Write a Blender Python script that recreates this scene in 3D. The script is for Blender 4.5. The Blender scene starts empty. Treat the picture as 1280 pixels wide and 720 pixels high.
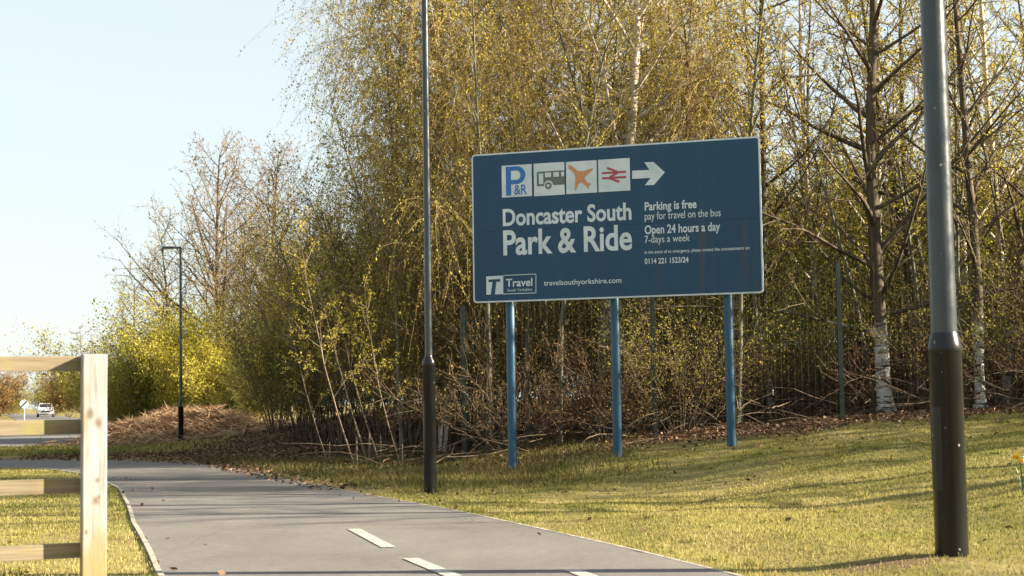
import bpy, math, random
import numpy as np
from mathutils import Vector, Matrix

SC = bpy.context.scene
COL = SC.collection
rnd = random.Random(7)
npr = np.random.default_rng(11)
PI = math.pi

# ------------------------------------------------------------------ camera
F = 1950.0                                   # focal length in photo pixels (photo 1280 wide)
CAM_H = 1.0
PITCH = math.atan(141 / F)
ROLL = -0.0155
cam = bpy.data.cameras.new('camera')
cam.lens = 36 * F / 1280
cam.sensor_width = 36
cam.clip_start = 0.1
cam.clip_end = 3000
cam.dof.use_dof = True
cam.dof.focus_distance = 21
cam.dof.aperture_fstop = 5.6
cam_o = bpy.data.objects.new('camera', cam)
COL.objects.link(cam_o)
RM = Matrix.Rotation(PI / 2 + PITCH, 3, 'X') @ Matrix.Rotation(ROLL, 3, 'Z')
cam_o.matrix_world = Matrix.Translation((0, 0, CAM_H)) @ RM.to_4x4()
SC.camera = cam_o

# ------------------------------------------------------------------ sky, sun, exposure
SUN_EL = math.radians(23)
SUN_AZ = math.radians(95)                    # clockwise from +Y (the view direction): the sun stands to the right
w = bpy.data.worlds.new('World'); SC.world = w; w.use_nodes = True
nt = w.node_tree; nt.nodes.clear()
sky = nt.nodes.new('ShaderNodeTexSky'); sky.sky_type = 'NISHITA'; sky.sun_disc = False
sky.sun_elevation = SUN_EL; sky.sun_rotation = SUN_AZ
sky.air_density = 1.0; sky.dust_density = 1.0; sky.ozone_density = 1.0
bg = nt.nodes.new('ShaderNodeBackground'); bg.inputs['Strength'].default_value = 0.08
out = nt.nodes.new('ShaderNodeOutputWorld')
veil = nt.nodes.new('ShaderNodeMix'); veil.data_type = 'RGBA'     # thin high cloud over the whole sky
veil.inputs[0].default_value = .84; veil.inputs[7].default_value = (1.98, 2.16, 2.12, 1)
nt.links.new(sky.outputs[0], veil.inputs[6]); nt.links.new(veil.outputs[2], bg.inputs['Color']); nt.links.new(bg.outputs[0], out.inputs['Surface'])
sd = bpy.data.lights.new('sun', 'SUN'); sd.energy = 5.0; sd.angle = math.radians(0.5); sd.color = (1.0, 0.86, 0.66)
sun = bpy.data.objects.new('sun', sd); COL.objects.link(sun)
to_sun = Vector((math.sin(SUN_AZ) * math.cos(SUN_EL), math.cos(SUN_AZ) * math.cos(SUN_EL), math.sin(SUN_EL)))
sun.rotation_euler = to_sun.to_track_quat('Z', 'Y').to_euler()
sun.location = (30, -5, 20)
SC.view_settings.view_transform = 'Standard'
SC.view_settings.look = 'None'
SC.view_settings.gamma = 1
SC.view_settings.use_curve_mapping = False
SC.view_settings.exposure = 2.36

# ------------------------------------------------------------------ helpers
def ray(px, py):
    return RM @ Vector(((px - 640) / F, -(py - 360) / F, -1))

def P(px, py, Y):
    d = ray(px, py)
    return Vector((0, 0, CAM_H)) + d * (Y / d.y)

PATH_C = np.array([(7.7, -20), (4.9, -10), (2.1, 0), (-0.44, 9.2), (-1.88, 13.9), (-2.78, 16.6), (-3.8, 19.7), (-4.65, 22.0),
                   (-5.8, 25), (-7.4, 27.6), (-10.2, 29.3), (-15, 29.9), (-22, 30), (-45, 30)], float)
def phw(x, y):
    """half width of the path"""
    return np.where(np.asarray(x) < -9, 1.5 + 0 * np.asarray(y), np.interp(y, [10, 14, 16.6, 19.7, 24, 28], [1.53, 1.43, 1.27, 1.12, 1.15, 1.4]))
def smooth_line(pts, n=2):
    p = np.asarray(pts, float)
    for _ in range(n):
        q = [p[0]]
        for a, b in zip(p[:-1], p[1:]):
            q += [a * .75 + b * .25, a * .25 + b * .75]
        q.append(p[-1]); p = np.array(q)
    return p
PATH_L = smooth_line(PATH_C, 3)
ROAD_L = smooth_line([(-60, 36.5), (-30, 37.2), (-19, 38.2), (-14.2, 41), (-13.5, 46), (-16, 58), (-27, 95), (-48, 160), (-95, 300)], 3)
ROAD_HW = 2.9

def sdist(x, y, line):
    """signed distance to a polyline, positive on the right hand side of its direction"""
    x = np.asarray(x, float); y = np.asarray(y, float)
    best = np.full(x.shape, 1e9); sg = np.ones(x.shape)
    for a, b in zip(line[:-1], line[1:]):
        t = b - a; L2 = t @ t
        u = np.clip(((x - a[0]) * t[0] + (y - a[1]) * t[1]) / L2, 0, 1)
        dx = x - a[0] - u * t[0]; dy = y - a[1] - u * t[1]
        d = np.hypot(dx, dy); m = d < best
        best = np.where(m, d, best)
        sg = np.where(m, np.where(t[0] * dy - t[1] * dx > 0, -1, 1), sg)
    return best * sg

def sstep(a, b, x):
    t = np.clip((x - a) / (b - a), 0, 1)
    return t * t * (3 - 2 * t)

def bumps(x, y):
    return (np.sin(x * 1.7 + y * .6) * np.cos(y * 1.3 - x * .4) + .6 * np.sin(x * 3.9 - y * 2.3 + 1) + .5 * np.sin(x * .5 + y * 3.1))

def H(x, y):
    x = np.asarray(x, float); y = np.asarray(y, float)
    s = sdist(x, y, PATH_L)
    d = np.maximum(0, s - phw(x, y) - .35)
    k = sstep(-10, -2.5, x)
    e = .3 * np.logaddexp(0, (d - 2.5) / .3)
    h = 1.08 * (1 - np.exp(-.165 * e / 1.08)) * k + .08 * sstep(0, .8, d) * (1 - sstep(10, 15, y)) * k
    h += 1.2 * sstep(26, 38, y) * sstep(1.5, 7, x) * k
    h = h * (1 - .65 * sstep(40, 90, y))
    h += .022 * bumps(x, y) * sstep(.2, 1.5, d) * k
    return h

def hz(x, y):
    return float(H(np.array([x]), np.array([y]))[0])

def G(px, py):
    d = ray(px, py); o = Vector((0, 0, CAM_H)); t = 3.0
    while t < 400:
        p = o + d * t
        if p.z <= hz(p.x, p.y):
            return p
        t *= 1.003
    return p

def GX(px, Y):
    x = 0
    py = 520
    for _ in range(6):
        z = hz(P(px, py, Y).x, Y)
        # find py giving this z at Y
        a, b = P(px, 0, Y).z, P(px, 720, Y).z
        py = 720 * (z - a) / (b - a)
    p = P(px, py, Y)
    return Vector((p.x, Y, hz(p.x, Y)))

def mesh_np(name, verts, faces, mats, mat_idx=None, smooth=False, tint=None):
    """verts (n,3), faces list of (m,k) index arrays"""
    me = bpy.data.meshes.new(name)
    verts = np.asarray(verts, np.float32)
    me.vertices.add(len(verts)); me.vertices.foreach_set('co', verts.ravel())
    if not isinstance(faces, list): faces = [faces]
    faces = [f for f in faces if len(f)]
    idx = np.concatenate([f.ravel() for f in faces]).astype(np.int32)
    tot = np.concatenate([np.full(len(f), f.shape[1]) for f in faces])
    start = np.concatenate([[0], np.cumsum(tot)[:-1]]).astype(np.int32)
    me.loops.add(len(idx)); me.loops.foreach_set('vertex_index', idx)
    me.polygons.add(len(tot)); me.polygons.foreach_set('loop_start', start)
    if mat_idx is not None:
        me.polygons.foreach_set('material_index', np.asarray(mat_idx, np.int32))
    sm = smooth if isinstance(smooth, np.ndarray) else np.full(len(tot), bool(smooth))
    me.polygons.foreach_set('use_smooth', sm)
    for m in (mats if isinstance(mats, (list, tuple)) else [mats]):
        me.materials.append(m)
    if tint is not None:
        at = me.attributes.new('tint', 'FLOAT', 'FACE'); at.data.foreach_set('value', np.asarray(tint, np.float32))
    me.update(calc_edges=True)
    return me

def link(name, me, parent=None, loc=None):
    o = bpy.data.objects.new(name, me); COL.objects.link(o)
    if parent is not None: o.parent = parent
    if loc is not None: o.location = loc
    return o

def tag(o, label, cat, group=None, kind=None):
    if label: o['label'] = label
    if cat: o['category'] = cat
    if group: o['group'] = group
    if kind: o['kind'] = kind
    return o

def empty(name, loc, label, cat, group=None, rz=0.0):
    o = bpy.data.objects.new(name, None); COL.objects.link(o)
    o.location = loc; o.rotation_euler = (0, 0, rz); o.empty_display_size = .2
    return tag(o, label, cat, group)

class MB:
    """collects faces for one mesh"""
    def __init__(s): s.v = []; s.f = []; s.mi = []
    def add(s, vs, fs, mi=0):
        n = len(s.v); s.v += [tuple(v) for v in vs]
        for f in fs: s.f.append([i + n for i in f]); s.mi.append(mi)
    def box(s, c, size, M=None, mi=0, bev=0.0):
        hx, hy, hz_ = (q / 2 for q in size)
        vs = [Vector((sx * hx, sy * hy, sz * hz_)) for sx in (-1, 1) for sy in (-1, 1) for sz in (-1, 1)]
        if M is not None: vs = [M @ v for v in vs]
        c = Vector(c)
        s.add([v + c for v in vs], [(0, 1, 3, 2), (4, 6, 7, 5), (0, 4, 5, 1), (2, 3, 7, 6), (0, 2, 6, 4), (1, 5, 7, 3)], mi)
    def lathe(s, prof, n=24, c=(0, 0, 0), mi=0, M=None, cap=True):
        c = Vector(c); vs = []
        for r, z in prof:
            for k in range(n):
                a = 2 * PI * k / n; v = Vector((r * math.cos(a), r * math.sin(a), z))
                vs.append((M @ v if M is not None else v) + c)
        fs = [(i * n + k, i * n + (k + 1) % n, (i + 1) * n + (k + 1) % n, (i + 1) * n + k) for i in range(len(prof) - 1) for k in range(n)]
        if cap:
            fs.append(tuple(reversed(range(n)))); fs.append(tuple(range((len(prof) - 1) * n, len(prof) * n)))
        s.add(vs, fs, mi)
    def prism(s, poly, d0, d1, M=None, mi=0):
        """poly (a,b) in the local XZ plane, extruded along local Y"""
        n = len(poly); vs = [Vector((a, d0, b)) for a, b in poly] + [Vector((a, d1, b)) for a, b in poly]
        if M is not None: vs = [M @ v for v in vs]
        fs = [tuple(range(n)), tuple(reversed(range(n, 2 * n)))] + [(i, i + n, (i + 1) % n + n, (i + 1) % n) for i in range(n)]
        s.add(vs, fs, mi)
    def build(s, name, mats, parent=None, loc=None, smooth=None, bevel=0):
        me = bpy.data.meshes.new(name); me.from_pydata(s.v, [], s.f)
        for m in (mats if isinstance(mats, (list, tuple)) else [mats]): me.materials.append(m)
        me.polygons.foreach_set('material_index', s.mi)
        me.update()
        import bmesh
        bm = bmesh.new(); bm.from_mesh(me)
        bmesh.ops.recalc_face_normals(bm, faces=bm.faces[:])
        if bevel:
            bmesh.ops.bevel(bm, geom=[e for e in bm.edges if len(e.link_faces) == 2 and e.calc_face_angle(0) > .6], offset=bevel, segments=2, profile=.6, affect='EDGES', clamp_overlap=True)
        bm.to_mesh(me); bm.free()
        if smooth:
            me.polygons.foreach_set('use_smooth', [True] * len(me.polygons)); me.set_sharp_from_angle(angle=math.radians(smooth))
        return link(name, me, parent, loc)

# ------------------------------------------------------------------ materials
def nodemat(name):
    m = bpy.data.materials.new(name); m.use_nodes = True
    t = m.node_tree; t.nodes.clear()
    o = t.nodes.new('ShaderNodeOutputMaterial')
    return m, t, o

class NT:
    def __init__(s, t): s.t = t
    def n(s, typ, **kw):
        k = s.t.nodes.new(typ)
        for a, v in kw.items():
            if a.startswith('i_'):
                key = a[2:]; key = int(key) if key.isdigit() else key.replace('_', ' ')
                inp = k.inputs[key]
                if isinstance(v, bpy.types.NodeSocket): s.t.links.new(v, inp)
                else: inp.default_value = v
            else: setattr(k, a, v)
        return k
    def noise(s, vec, scale, detail=4, rough=.6):
        return s.n('ShaderNodeTexNoise', i_Vector=vec, i_Scale=scale, i_Detail=detail, i_Roughness=rough).outputs[0]
    def ramp(s, fac, stops):
        r = s.n('ShaderNodeValToRGB', i_Fac=fac); e = r.color_ramp.elements
        while len(e) < len(stops): e.new(.5)
        for q, (p, c) in zip(e, stops): q.position = p; q.color = (*c, 1)
        return r.outputs[0]
    def mix(s, fac, a, b, mode='MIX'):
        m = s.n('ShaderNodeMix', data_type='RGBA', blend_type=mode)
        for i, v in ((0, fac), (6, a), (7, b)):
            if isinstance(v, bpy.types.NodeSocket): s.t.links.new(v, m.inputs[i])
            else: m.inputs[i].default_value = v if i == 0 else (*v, 1)
        return m.outputs[2]
    def math(s, op, a, b=0.0, clamp=False):
        m = s.n('ShaderNodeMath', operation=op, use_clamp=clamp)
        for i, v in ((0, a), (1, b)):
            if isinstance(v, bpy.types.NodeSocket): s.t.links.new(v, m.inputs[i])
            else: m.inputs[i].default_value = v
        return m.outputs[0]
    def mapr(s, v, a, b, c=0.0, d=1.0):
        return s.n('ShaderNodeMapRange', i_0=v, i_1=a, i_2=b, i_3=c, i_4=d, interpolation_type='SMOOTHSTEP').outputs[0]

def principled(name, colfn, rough=.6, metal=0.0, bump=None, spec=.5, coat=0.0):
    m, t, o = nodemat(name); k = NT(t)
    b = k.n('ShaderNodeBsdfPrincipled'); b.inputs['Roughness'].default_value = rough if not callable(rough) else .5
    b.inputs['Metallic'].default_value = metal; b.inputs['Specular IOR Level'].default_value = spec
    b.inputs['Coat Weight'].default_value = coat
    c = colfn(k) if callable(colfn) else colfn
    if isinstance(c, bpy.types.NodeSocket): t.links.new(c, b.inputs['Base Color'])
    else: b.inputs['Base Color'].default_value = (*c, 1)
    if callable(rough): t.links.new(rough(k), b.inputs['Roughness'])
    if bump:
        hgt, st, dist = bump(k)
        bn = k.n('ShaderNodeBump', i_Strength=st, i_Distance=dist, i_Height=hgt); t.links.new(bn.outputs[0], b.inputs['Normal'])
    t.links.new(b.outputs[0], o.inputs[0])
    return m

def objco(k): return k.n('ShaderNodeTexCoord').outputs['Object']
def posco(k): return k.n('ShaderNodeNewGeometry').outputs['Position']
def scaled(k, v, s): return k.n('ShaderNodeMapping', i_Vector=v, i_Scale=s).outputs[0]

def leafmat(name, stops, trans=.4):
    m, t, o = nodemat(name); k = NT(t)
    a = k.n('ShaderNodeAttribute', attribute_name='tint', attribute_type='GEOMETRY').outputs['Fac']
    c = k.ramp(a, stops)
    d = k.n('ShaderNodeBsdfDiffuse', i_Color=c); tr = k.n('ShaderNodeBsdfTranslucent', i_Color=c)
    mx = k.n('ShaderNodeMixShader', i_0=trans); t.links.new(d.outputs[0], mx.inputs[1]); t.links.new(tr.outputs[0], mx.inputs[2])
    t.links.new(mx.outputs[0], o.inputs[0])
    return m

def bark(name, a, b, scale=14, low_white=None):
    def col(k):
        v = objco(k)
        c = k.ramp(k.noise(scaled(k, v, (1, 1, .25)), scale), [(.3, a), (.7, b)])
        if low_white:
            z = k.n('ShaderNodeSeparateXYZ', i_0=v).outputs[2]
            f = k.mapr(k.math('ADD', z, k.math('MULTIPLY', k.noise(v, 5.0, 2), 1.2)), low_white + .9, low_white + .3)
            f2 = k.mapr(k.noise(scaled(k, v, (.6, .6, 2.5)), 7.0), .40, .52)
            c = k.mix(k.math('MULTIPLY', f, f2), c, (.5, .52, .5))
        return c
    return principled(name, col, .85, spec=.2)

M = {}
M['bark_grey'] = bark('grey_brown_bark', (.045, .035, .024), (.16, .125, .085))
M['bark_pale'] = bark('bark_with_pale_foot', (.032, .025, .018), (.11, .085, .058), low_white=1.3)
def birch_col(k):
    v = objco(k)
    c = k.ramp(k.noise(scaled(k, v, (.7, .7, 3)), 9, 5), [(.32, (.06, .045, .035)), (.44, (.42, .37, .29)), (.8, (.62, .57, .49))])
    return c
M['bark_slim'] = bark('grey_green_bark', (.05, .05, .035), (.17, .165, .12), 9)
M['bark_stem'] = bark('pale_stem_bark', (.10, .075, .05), (.27, .21, .15), 9)
M['bark_birch'] = principled('birch_bark', birch_col, .75, spec=.3)
M['twig_gold'] = bark('golden_twigs', (.19, .125, .065), (.38, .27, .14), 6)
M['twig_brown'] = bark('brown_twigs', (.065, .048, .032), (.19, .14, .09), 6)
M['twig_red'] = bark('reddish_twigs', (.05, .032, .022), (.125, .08, .05), 6)
M['twig_tan'] = bark('tan_twigs', (.09, .068, .045), (.22, .17, .11), 6)
M['twig_straw'] = bark('straw_stems', (.16, .11, .06), (.38, .28, .16), 6)
M['leaf_birch'] = leafmat('birch_spring_leaf', [(0, (.23, .165, .045)), (.45, (.43, .36, .08)), (1, (.53, .50, .125))], .45)
M['leaf_lime'] = leafmat('lime_spring_leaf', [(0, (.22, .19, .03)), (.5, (.40, .36, .055)), (1, (.54, .46, .10))], .45)
M['leaf_gold'] = leafmat('gold_green_leaf', [(0, (.20, .16, .03)), (.5, (.38, .32, .05)), (1, (.52, .45, .09))], .5)
M['leaf_olive'] = leafmat('olive_leaf', [(0, (.11, .105, .022)), (.5, (.23, .21, .04)), (1, (.36, .31, .07))], .4)
M['leaf_bush'] = leafmat('yellow_green_bush_leaf', [(0, (.14, .13, .025)), (.5, (.28, .26, .045)), (1, (.43, .385, .08))], .4)
M['leaf_green'] = leafmat('green_leaf', [(0, (.06, .072, .02)), (.5, (.15, .15, .035)), (1, (.26, .235, .055))], .4)
M['leaf_russet'] = leafmat('russet_leaf', [(0, (.12, .07, .03)), (.5, (.22, .13, .06)), (1, (.30, .24, .09))], .4)
M['litter'] = leafmat('dead_leaves', [(0, (.05, .032, .02)), (.5, (.14, .085, .05)), (1, (.32, .22, .14))], .1)
M['bracken'] = leafmat('dead_bracken', [(0, (.075, .042, .025)), (.5, (.26, .16, .095)), (1, (.54, .41, .27))], .25)
M['grass'] = leafmat('lawn_grass', [(0, (.085, .105, .028)), (.4, (.205, .205, .060)), (.75, (.34, .29, .10)), (1, (.46, .39, .20))], .35)
M['grass_rough'] = leafmat('rough_grass', [(0, (.05, .06, .02)), (.5, (.13, .12, .04)), (1, (.26, .20, .10))], .35)

def ground_col(k):
    v = posco(k)
    n1 = k.noise(v, .9, 5); n2 = k.noise(v, 7.0, 5); n3 = k.noise(v, 45.0, 3)
    g = k.ramp(k.math('ADD', k.math('MULTIPLY', n1, .5), k.math('MULTIPLY', n2, .5)), [(.33, (.09, .092, .03)), (.5, (.20, .165, .06)), (.66, (.30, .24, .105))])
    g = k.mix(k.mapr(n3, .5, .72), g, (.10, .085, .04))
    l = k.ramp(n3, [(.3, (.03, .02, .014)), (.55, (.10, .062, .038)), (.75, (.22, .145, .09))])
    wood = k.n('ShaderNodeAttribute', attribute_name='wood', attribute_type='GEOMETRY').outputs['Fac']
    f = k.mapr(k.math('ADD', wood, k.math('MULTIPLY', k.math('SUBTRACT', n2, .5), 1.2)), .35, .65)
    c = k.mix(f, g, l)
    soil = k.n('ShaderNodeAttribute', attribute_name='soil', attribute_type='GEOMETRY').outputs['Fac']
    f = k.mapr(k.math('ADD', soil, k.math('MULTIPLY', k.math('SUBTRACT', n3, .5), 2.6)), .5, .72)
    return k.mix(f, c, (.12, .08, .05))
M['ground'] = principled('ground', ground_col, .95, spec=.1, bump=lambda k: (k.noise(posco(k), 30.0, 5), .6, .03))

def asphalt_col(k):
    v = posco(k)
    c = k.ramp(k.noise(v, 160, 2), [(.35, (.088, .084, .082)), (.6, (.155, .148, .143)), (.8, (.27, .256, .245))])
    c = k.mix(k.mapr(k.noise(v, .8, 5), .35, .7), c, (.105, .098, .092), 'MIX') if False else c
    c = k.mix(1.0, c, k.ramp(k.noise(v, 14, 4, .7), [(.3, (.86, .85, .84)), (.7, (1.14, 1.14, 1.14))]), 'MULTIPLY')
    big = k.ramp(k.noise(scaled(k, v, (1, .5, 1)), .9, 5), [(.3, (.78, .77, .76)), (.7, (1.15, 1.13, 1.11))])
    c = k.mix(1.0, c, big, 'MULTIPLY')
    cr = k.n('ShaderNodeTexVoronoi', feature='DISTANCE_TO_EDGE', i_Vector=k.mix(.12, v, k.n('ShaderNodeTexNoise', i_Vector=v, i_Scale=2.5).outputs[1]), i_Scale=.5).outputs[0]
    return k.mix(k.math('MULTIPLY', k.mapr(cr, .008, .002), .14), c, (.04, .037, .035))
M['asphalt'] = principled('worn_asphalt', asphalt_col, .9, spec=.25, bump=lambda k: (k.noise(posco(k), 220, 2), .5, .004))
M['paint'] = principled('worn_white_paint', lambda k: k.mix(k.mapr(k.noise(posco(k), 38, 5, .75), .43, .60), (.37, .36, .34), (.19, .18, .17)), .7, spec=.3)
M['kerb'] = principled('concrete_edging', lambda k: k.ramp(k.noise(posco(k), 12, 5), [(.3, (.13, .11, .08)), (.5, (.28, .255, .22)), (.7, (.40, .37, .33))]), .9, spec=.2)

def wood_col(k):
    v = objco(k)
    g = k.noise(scaled(k, v, (11, 11, .8)), 3.0, 6, .7)
    c = k.ramp(g, [(.3, (.13, .125, .115)), (.5, (.275, .27, .26)), (.75, (.37, .37, .36))])
    st = k.noise(scaled(k, v, (9, 9, 1.3)), 1.5, 4)
    c = k.mix(k.math('MULTIPLY', k.mapr(st, .50, .66), .6), c, (.25, .17, .08))
    z = k.n('ShaderNodeSeparateXYZ', i_0=v).outputs[2]
    alg = k.mapr(k.math('ADD', z, k.math('MULTIPLY', k.noise(scaled(k, v, (14, 14, 3)), 1.5, 3), .7)), .98, .62)
    c = k.mix(k.math('MULTIPLY', alg, .75), c, (.26, .165, .045))
    dist = k.n('ShaderNodeTexNoise', i_Vector=v, i_Scale=40.0).outputs[1]
    for x0, z0, r in ((-.014, .965, .022), (.02, .925, .022), (.016, .675, .012), (.010, .585, .016), (.024, .60, .009), (-.03, .45, .01)):
        q = k.n('ShaderNodeMapping', i_Vector=k.mix(.012, v, dist), i_Location=(-x0 / r, 0, -z0 / (r * 1.4)), i_Scale=(1 / r, 0, 1 / (r * 1.4))).outputs[0]
        l = k.n('ShaderNodeVectorMath', operation='LENGTH', i_0=q).outputs['Value']
        c = k.mix(k.math('MULTIPLY', k.mapr(l, 1.3, .1), .75), c, (.10, .06, .03))
    return c
M['wood'] = principled('weathered_timber', wood_col, .8, spec=.25, bump=lambda k: (k.noise(scaled(k, objco(k), (60, 60, 3)), 1.5, 4), .35, .004))
def rail_col(k):
    v = objco(k)
    c = k.ramp(k.noise(scaled(k, v, (1.2, 30, 30)), 2.0, 5), [(.3, (.115, .092, .06)), (.7, (.26, .215, .15))])
    return k.mix(k.math('MULTIPLY', k.mapr(k.noise(v, 5, 3), .5, .7), .6), c, (.20, .19, .06))
M['rail'] = principled('timber_rail', rail_col, .85, spec=.2, bump=lambda k: (k.noise(scaled(k, objco(k), (3, 60, 60)), 1.5, 4), .35, .004))

def pole_col(k):
    v = objco(k)
    c = k.ramp(k.noise(scaled(k, v, (1, 1, .3)), 6, 5), [(.35, (.010, .015, .018)), (.7, (.022, .031, .036))])
    ch = k.mapr(k.noise(scaled(k, v, (1, 1, .6)), 34, 3), .69, .73)
    return k.mix(ch, c, (.34, .33, .30))
M['pole'] = principled('dark_painted_steel', pole_col, lambda k: k.mapr(k.noise(objco(k), 8, 3), .3, .7, .2, .36), spec=.6)
M['pole_base'] = principled('dark_brown_steel', lambda k: k.mix(k.mapr(k.noise(scaled(k, objco(k), (1, 1, .6)), 30, 3), .70, .74), k.ramp(k.noise(scaled(k, objco(k), (1, 1, .3)), 5, 5), [(.35, (.004, .0045, .005)), (.7, (.011, .0115, .012))]), (.36, .34, .31)), .24, spec=.35)
M['black_gap'] = principled('dark_seam', (.01, .01, .01), .8)
def board_col(k):
    v = objco(k)
    c = k.ramp(k.noise(scaled(k, v, (1, 1, .35)), 1.3, 4), [(.3, (.007, .046, .100)), (.7, (.009, .057, .121))])
    st = k.noise(scaled(k, v, (3.2, 1, .22)), 2.2, 4)
    x = k.n('ShaderNodeSeparateXYZ', i_0=v)
    reg = k.math('MULTIPLY', k.mapr(x.outputs[0], 2.3, 3.5), k.mapr(x.outputs[2], 1.02, .9))
    c = k.mix(k.math('MULTIPLY', k.mapr(st, .48, .68), k.math('ADD', k.math('MULTIPLY', reg, .36), .08)), c, (.085, .055, .03))
    return k.mix(k.mapr(k.noise(v, 26, 3), .62, .8, 0, .18), c, (.12, .12, .11))
M['board'] = principled('blue_sign_face', board_col, .42, spec=.35)
M['sign_white'] = principled('sign_white_vinyl', lambda k: k.ramp(k.noise(objco(k), 3.5, 5), [(.35, (.47, .55, .59)), (.65, (.60, .67, .71))]), .5, spec=.3)
M['sign_back'] = principled('grey_aluminium', (.35, .36, .37), .45, .6)
M['sign_blue'] = principled('bright_blue_vinyl', (.012, .14, .42), .5)
M['sign_orange'] = principled('faded_orange_vinyl', (.50, .24, .10), .5)
M['sign_red'] = principled('faded_red_vinyl', (.35, .05, .085), .5)
M['sign_grey'] = principled('grey_green_vinyl', (.10, .125, .115), .5)
M['post_blue'] = principled('blue_post_paint', lambda k: k.ramp(k.noise(scaled(k, objco(k), (1, 1, .3)), 7, 5), [(.35, (.006, .050, .100)), (.75, (.018, .085, .145))]), .4, spec=.4)
M['fence_green'] = principled('dark_green_fence_paint', (.012, .028, .022), .5)
M['steel'] = principled('galvanised_steel', (.38, .39, .39), .5, .7)
M['car_white'] = principled('white_car_paint', (.78, .79, .80), .3, coat=.5)
M['glass'] = principled('dark_car_glass', (.02, .025, .03), .08)
M['tyre'] = principled('black_rubber', (.02, .02, .02), .8)
M['lamp_glass'] = principled('clear_lamp_glass', (.7, .7, .68), .15)
M['plate'] = principled('number_plate_yellow', (.7, .55, .1), .5)
M['sign_black'] = principled('black_vinyl', (.015, .015, .015), .5)
M['petal'] = principled('daffodil_yellow', (.75, .52, .03), .6)
M['trumpet'] = principled('daffodil_orange', (.75, .36, .02), .6)
M['daff_leaf'] = principled('daffodil_leaf', (.07, .13, .05), .6)

# ------------------------------------------------------------------ ground, path, road
def warp(a, b, n, c, k):
    """n samples from a to b, denser near c"""
    t = np.linspace(-1, 1, n); s = np.sinh(k * t) / np.sinh(k)
    return np.where(s < 0, c + s * (c - a), c + s * (b - c))
xs = warp(-900, 900, 240, 0, 6.0); ys = warp(-60, 1600, 300, 16, 6.0)
ys = np.unique(np.concatenate([ys, np.linspace(8, 34, 110)]))
xs = np.unique(np.concatenate([xs, np.linspace(-9, 9, 90)]))
gx, gy = np.meshgrid(xs, ys)
gz = H(gx, gy)
# keep the sheet just under the hard surfaces
sp = np.abs(sdist(gx, gy, PATH_L)); sr = np.abs(sdist(gx, gy, ROAD_L))
gz = np.where(sp < phw(gx, gy) - .02, gz - .02, gz); gz = np.where(sr < ROAD_HW - .1, gz - .03, gz)
nx, ny = len(xs), len(ys)
ii = np.arange(nx * ny).reshape(ny, nx)
gf = np.stack([ii[:-1, :-1], ii[:-1, 1:], ii[1:, 1:], ii[1:, :-1]], -1).reshape(-1, 4)
me = mesh_np('ground', np.stack([gx, gy, gz], -1).reshape(-1, 3), gf, M['ground'], smooth=True)
LAMP_NEAR = G(1190, 695)
def wood_mask(x, y):
    line = 21.9 + .25 * np.sin(x * 1.3) + np.where(x < 1.5, (1.5 - x) * .12, 0)
    m = sstep(-.8, .9, y - line) * sstep(-6.5, -4.5, x)
    s = sdist(x, y, PATH_L)
    m = np.maximum(m, sstep(22.5, 25, y) * sstep(.2, 1.0, s - phw(x, y)) * sstep(60, 50, y) * sstep(-11, -9, x))
    return m
wm = wood_mask(gx, gy).ravel()
at = me.attributes.new('wood', 'FLOAT', 'POINT'); at.data.foreach_set('value', wm.astype(np.float32))
so = np.exp(-(((gx - LAMP_NEAR.x + .3) / .6) ** 2 + ((gy - LAMP_NEAR.y + .1) / .3) ** 2)).ravel()
so += .75 * np.exp(-(((gx + 3.0) / .35) ** 2 + ((gy - 11.9) / .3) ** 2)).ravel()
at = me.attributes.new('soil', 'FLOAT', 'POINT'); at.data.foreach_set('value', so.astype(np.float32))
tag(link('ground', me), 'sloping grassy ground with mown lawn and leaf strewn wood floor', 'ground', kind='structure')

def normals2(line):
    t = np.gradient(line, axis=0); t /= np.linalg.norm(t, axis=1)[:, None]
    return np.stack([t[:, 1], -t[:, 0]], -1)       # right hand side

def resample(line, step):
    d = np.concatenate([[0], np.cumsum(np.linalg.norm(np.diff(line, axis=0), axis=1))])
    s = np.linspace(0, d[-1], int(d[-1] / step) + 1)
    return np.stack([np.interp(s, d, line[:, 0]), np.interp(s, d, line[:, 1])], -1)

def ribbon(name, line, o0, o1, z, mat, wob=0.0, nacross=2):
    n = normals2(line); offs = [o0 + (o1 - o0) * k / (nacross - 1) for k in range(nacross)]
    V = []
    for j, o in enumerate(offs):
        wv = 0
        if wob and j in (0, nacross - 1):
            s = np.arange(len(line)); wv = wob * (np.sin(s * .9) + .7 * np.sin(s * 2.3 + j) + .6 * npr.standard_normal(len(line)))
            wv = wv[:, None]
        V.append(np.concatenate([line + n * (o + wv), np.full((len(line), 1), z)], 1))
    V = np.stack(V, 1); m = len(line)
    I = np.arange(m * nacross).reshape(m, nacross)
    f = np.stack([I[:-1, :-1], I[:-1, 1:], I[1:, 1:], I[1:, :-1]], -1).reshape(-1, 4)
    return mesh_np(name, V.reshape(-1, 3), f, mat)

pl = resample(PATH_L, .25)
PHW = phw(pl[:, 0], pl[:, 1])[:, None]
o = link('path', ribbon('path', pl, -PHW, PHW, .006, M['asphalt'], .012, 4)); tag(o, 'worn grey tarmac cycle path curving away to the left', 'path', kind='structure')
rl = resample(ROAD_L, 1.0)
o = link('road', ribbon('road', rl, -ROAD_HW, ROAD_HW, .012, M['asphalt'], 0, 4)); tag(o, 'grey tarmac road curving past the far end of the path', 'road', kind='structure')

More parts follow.
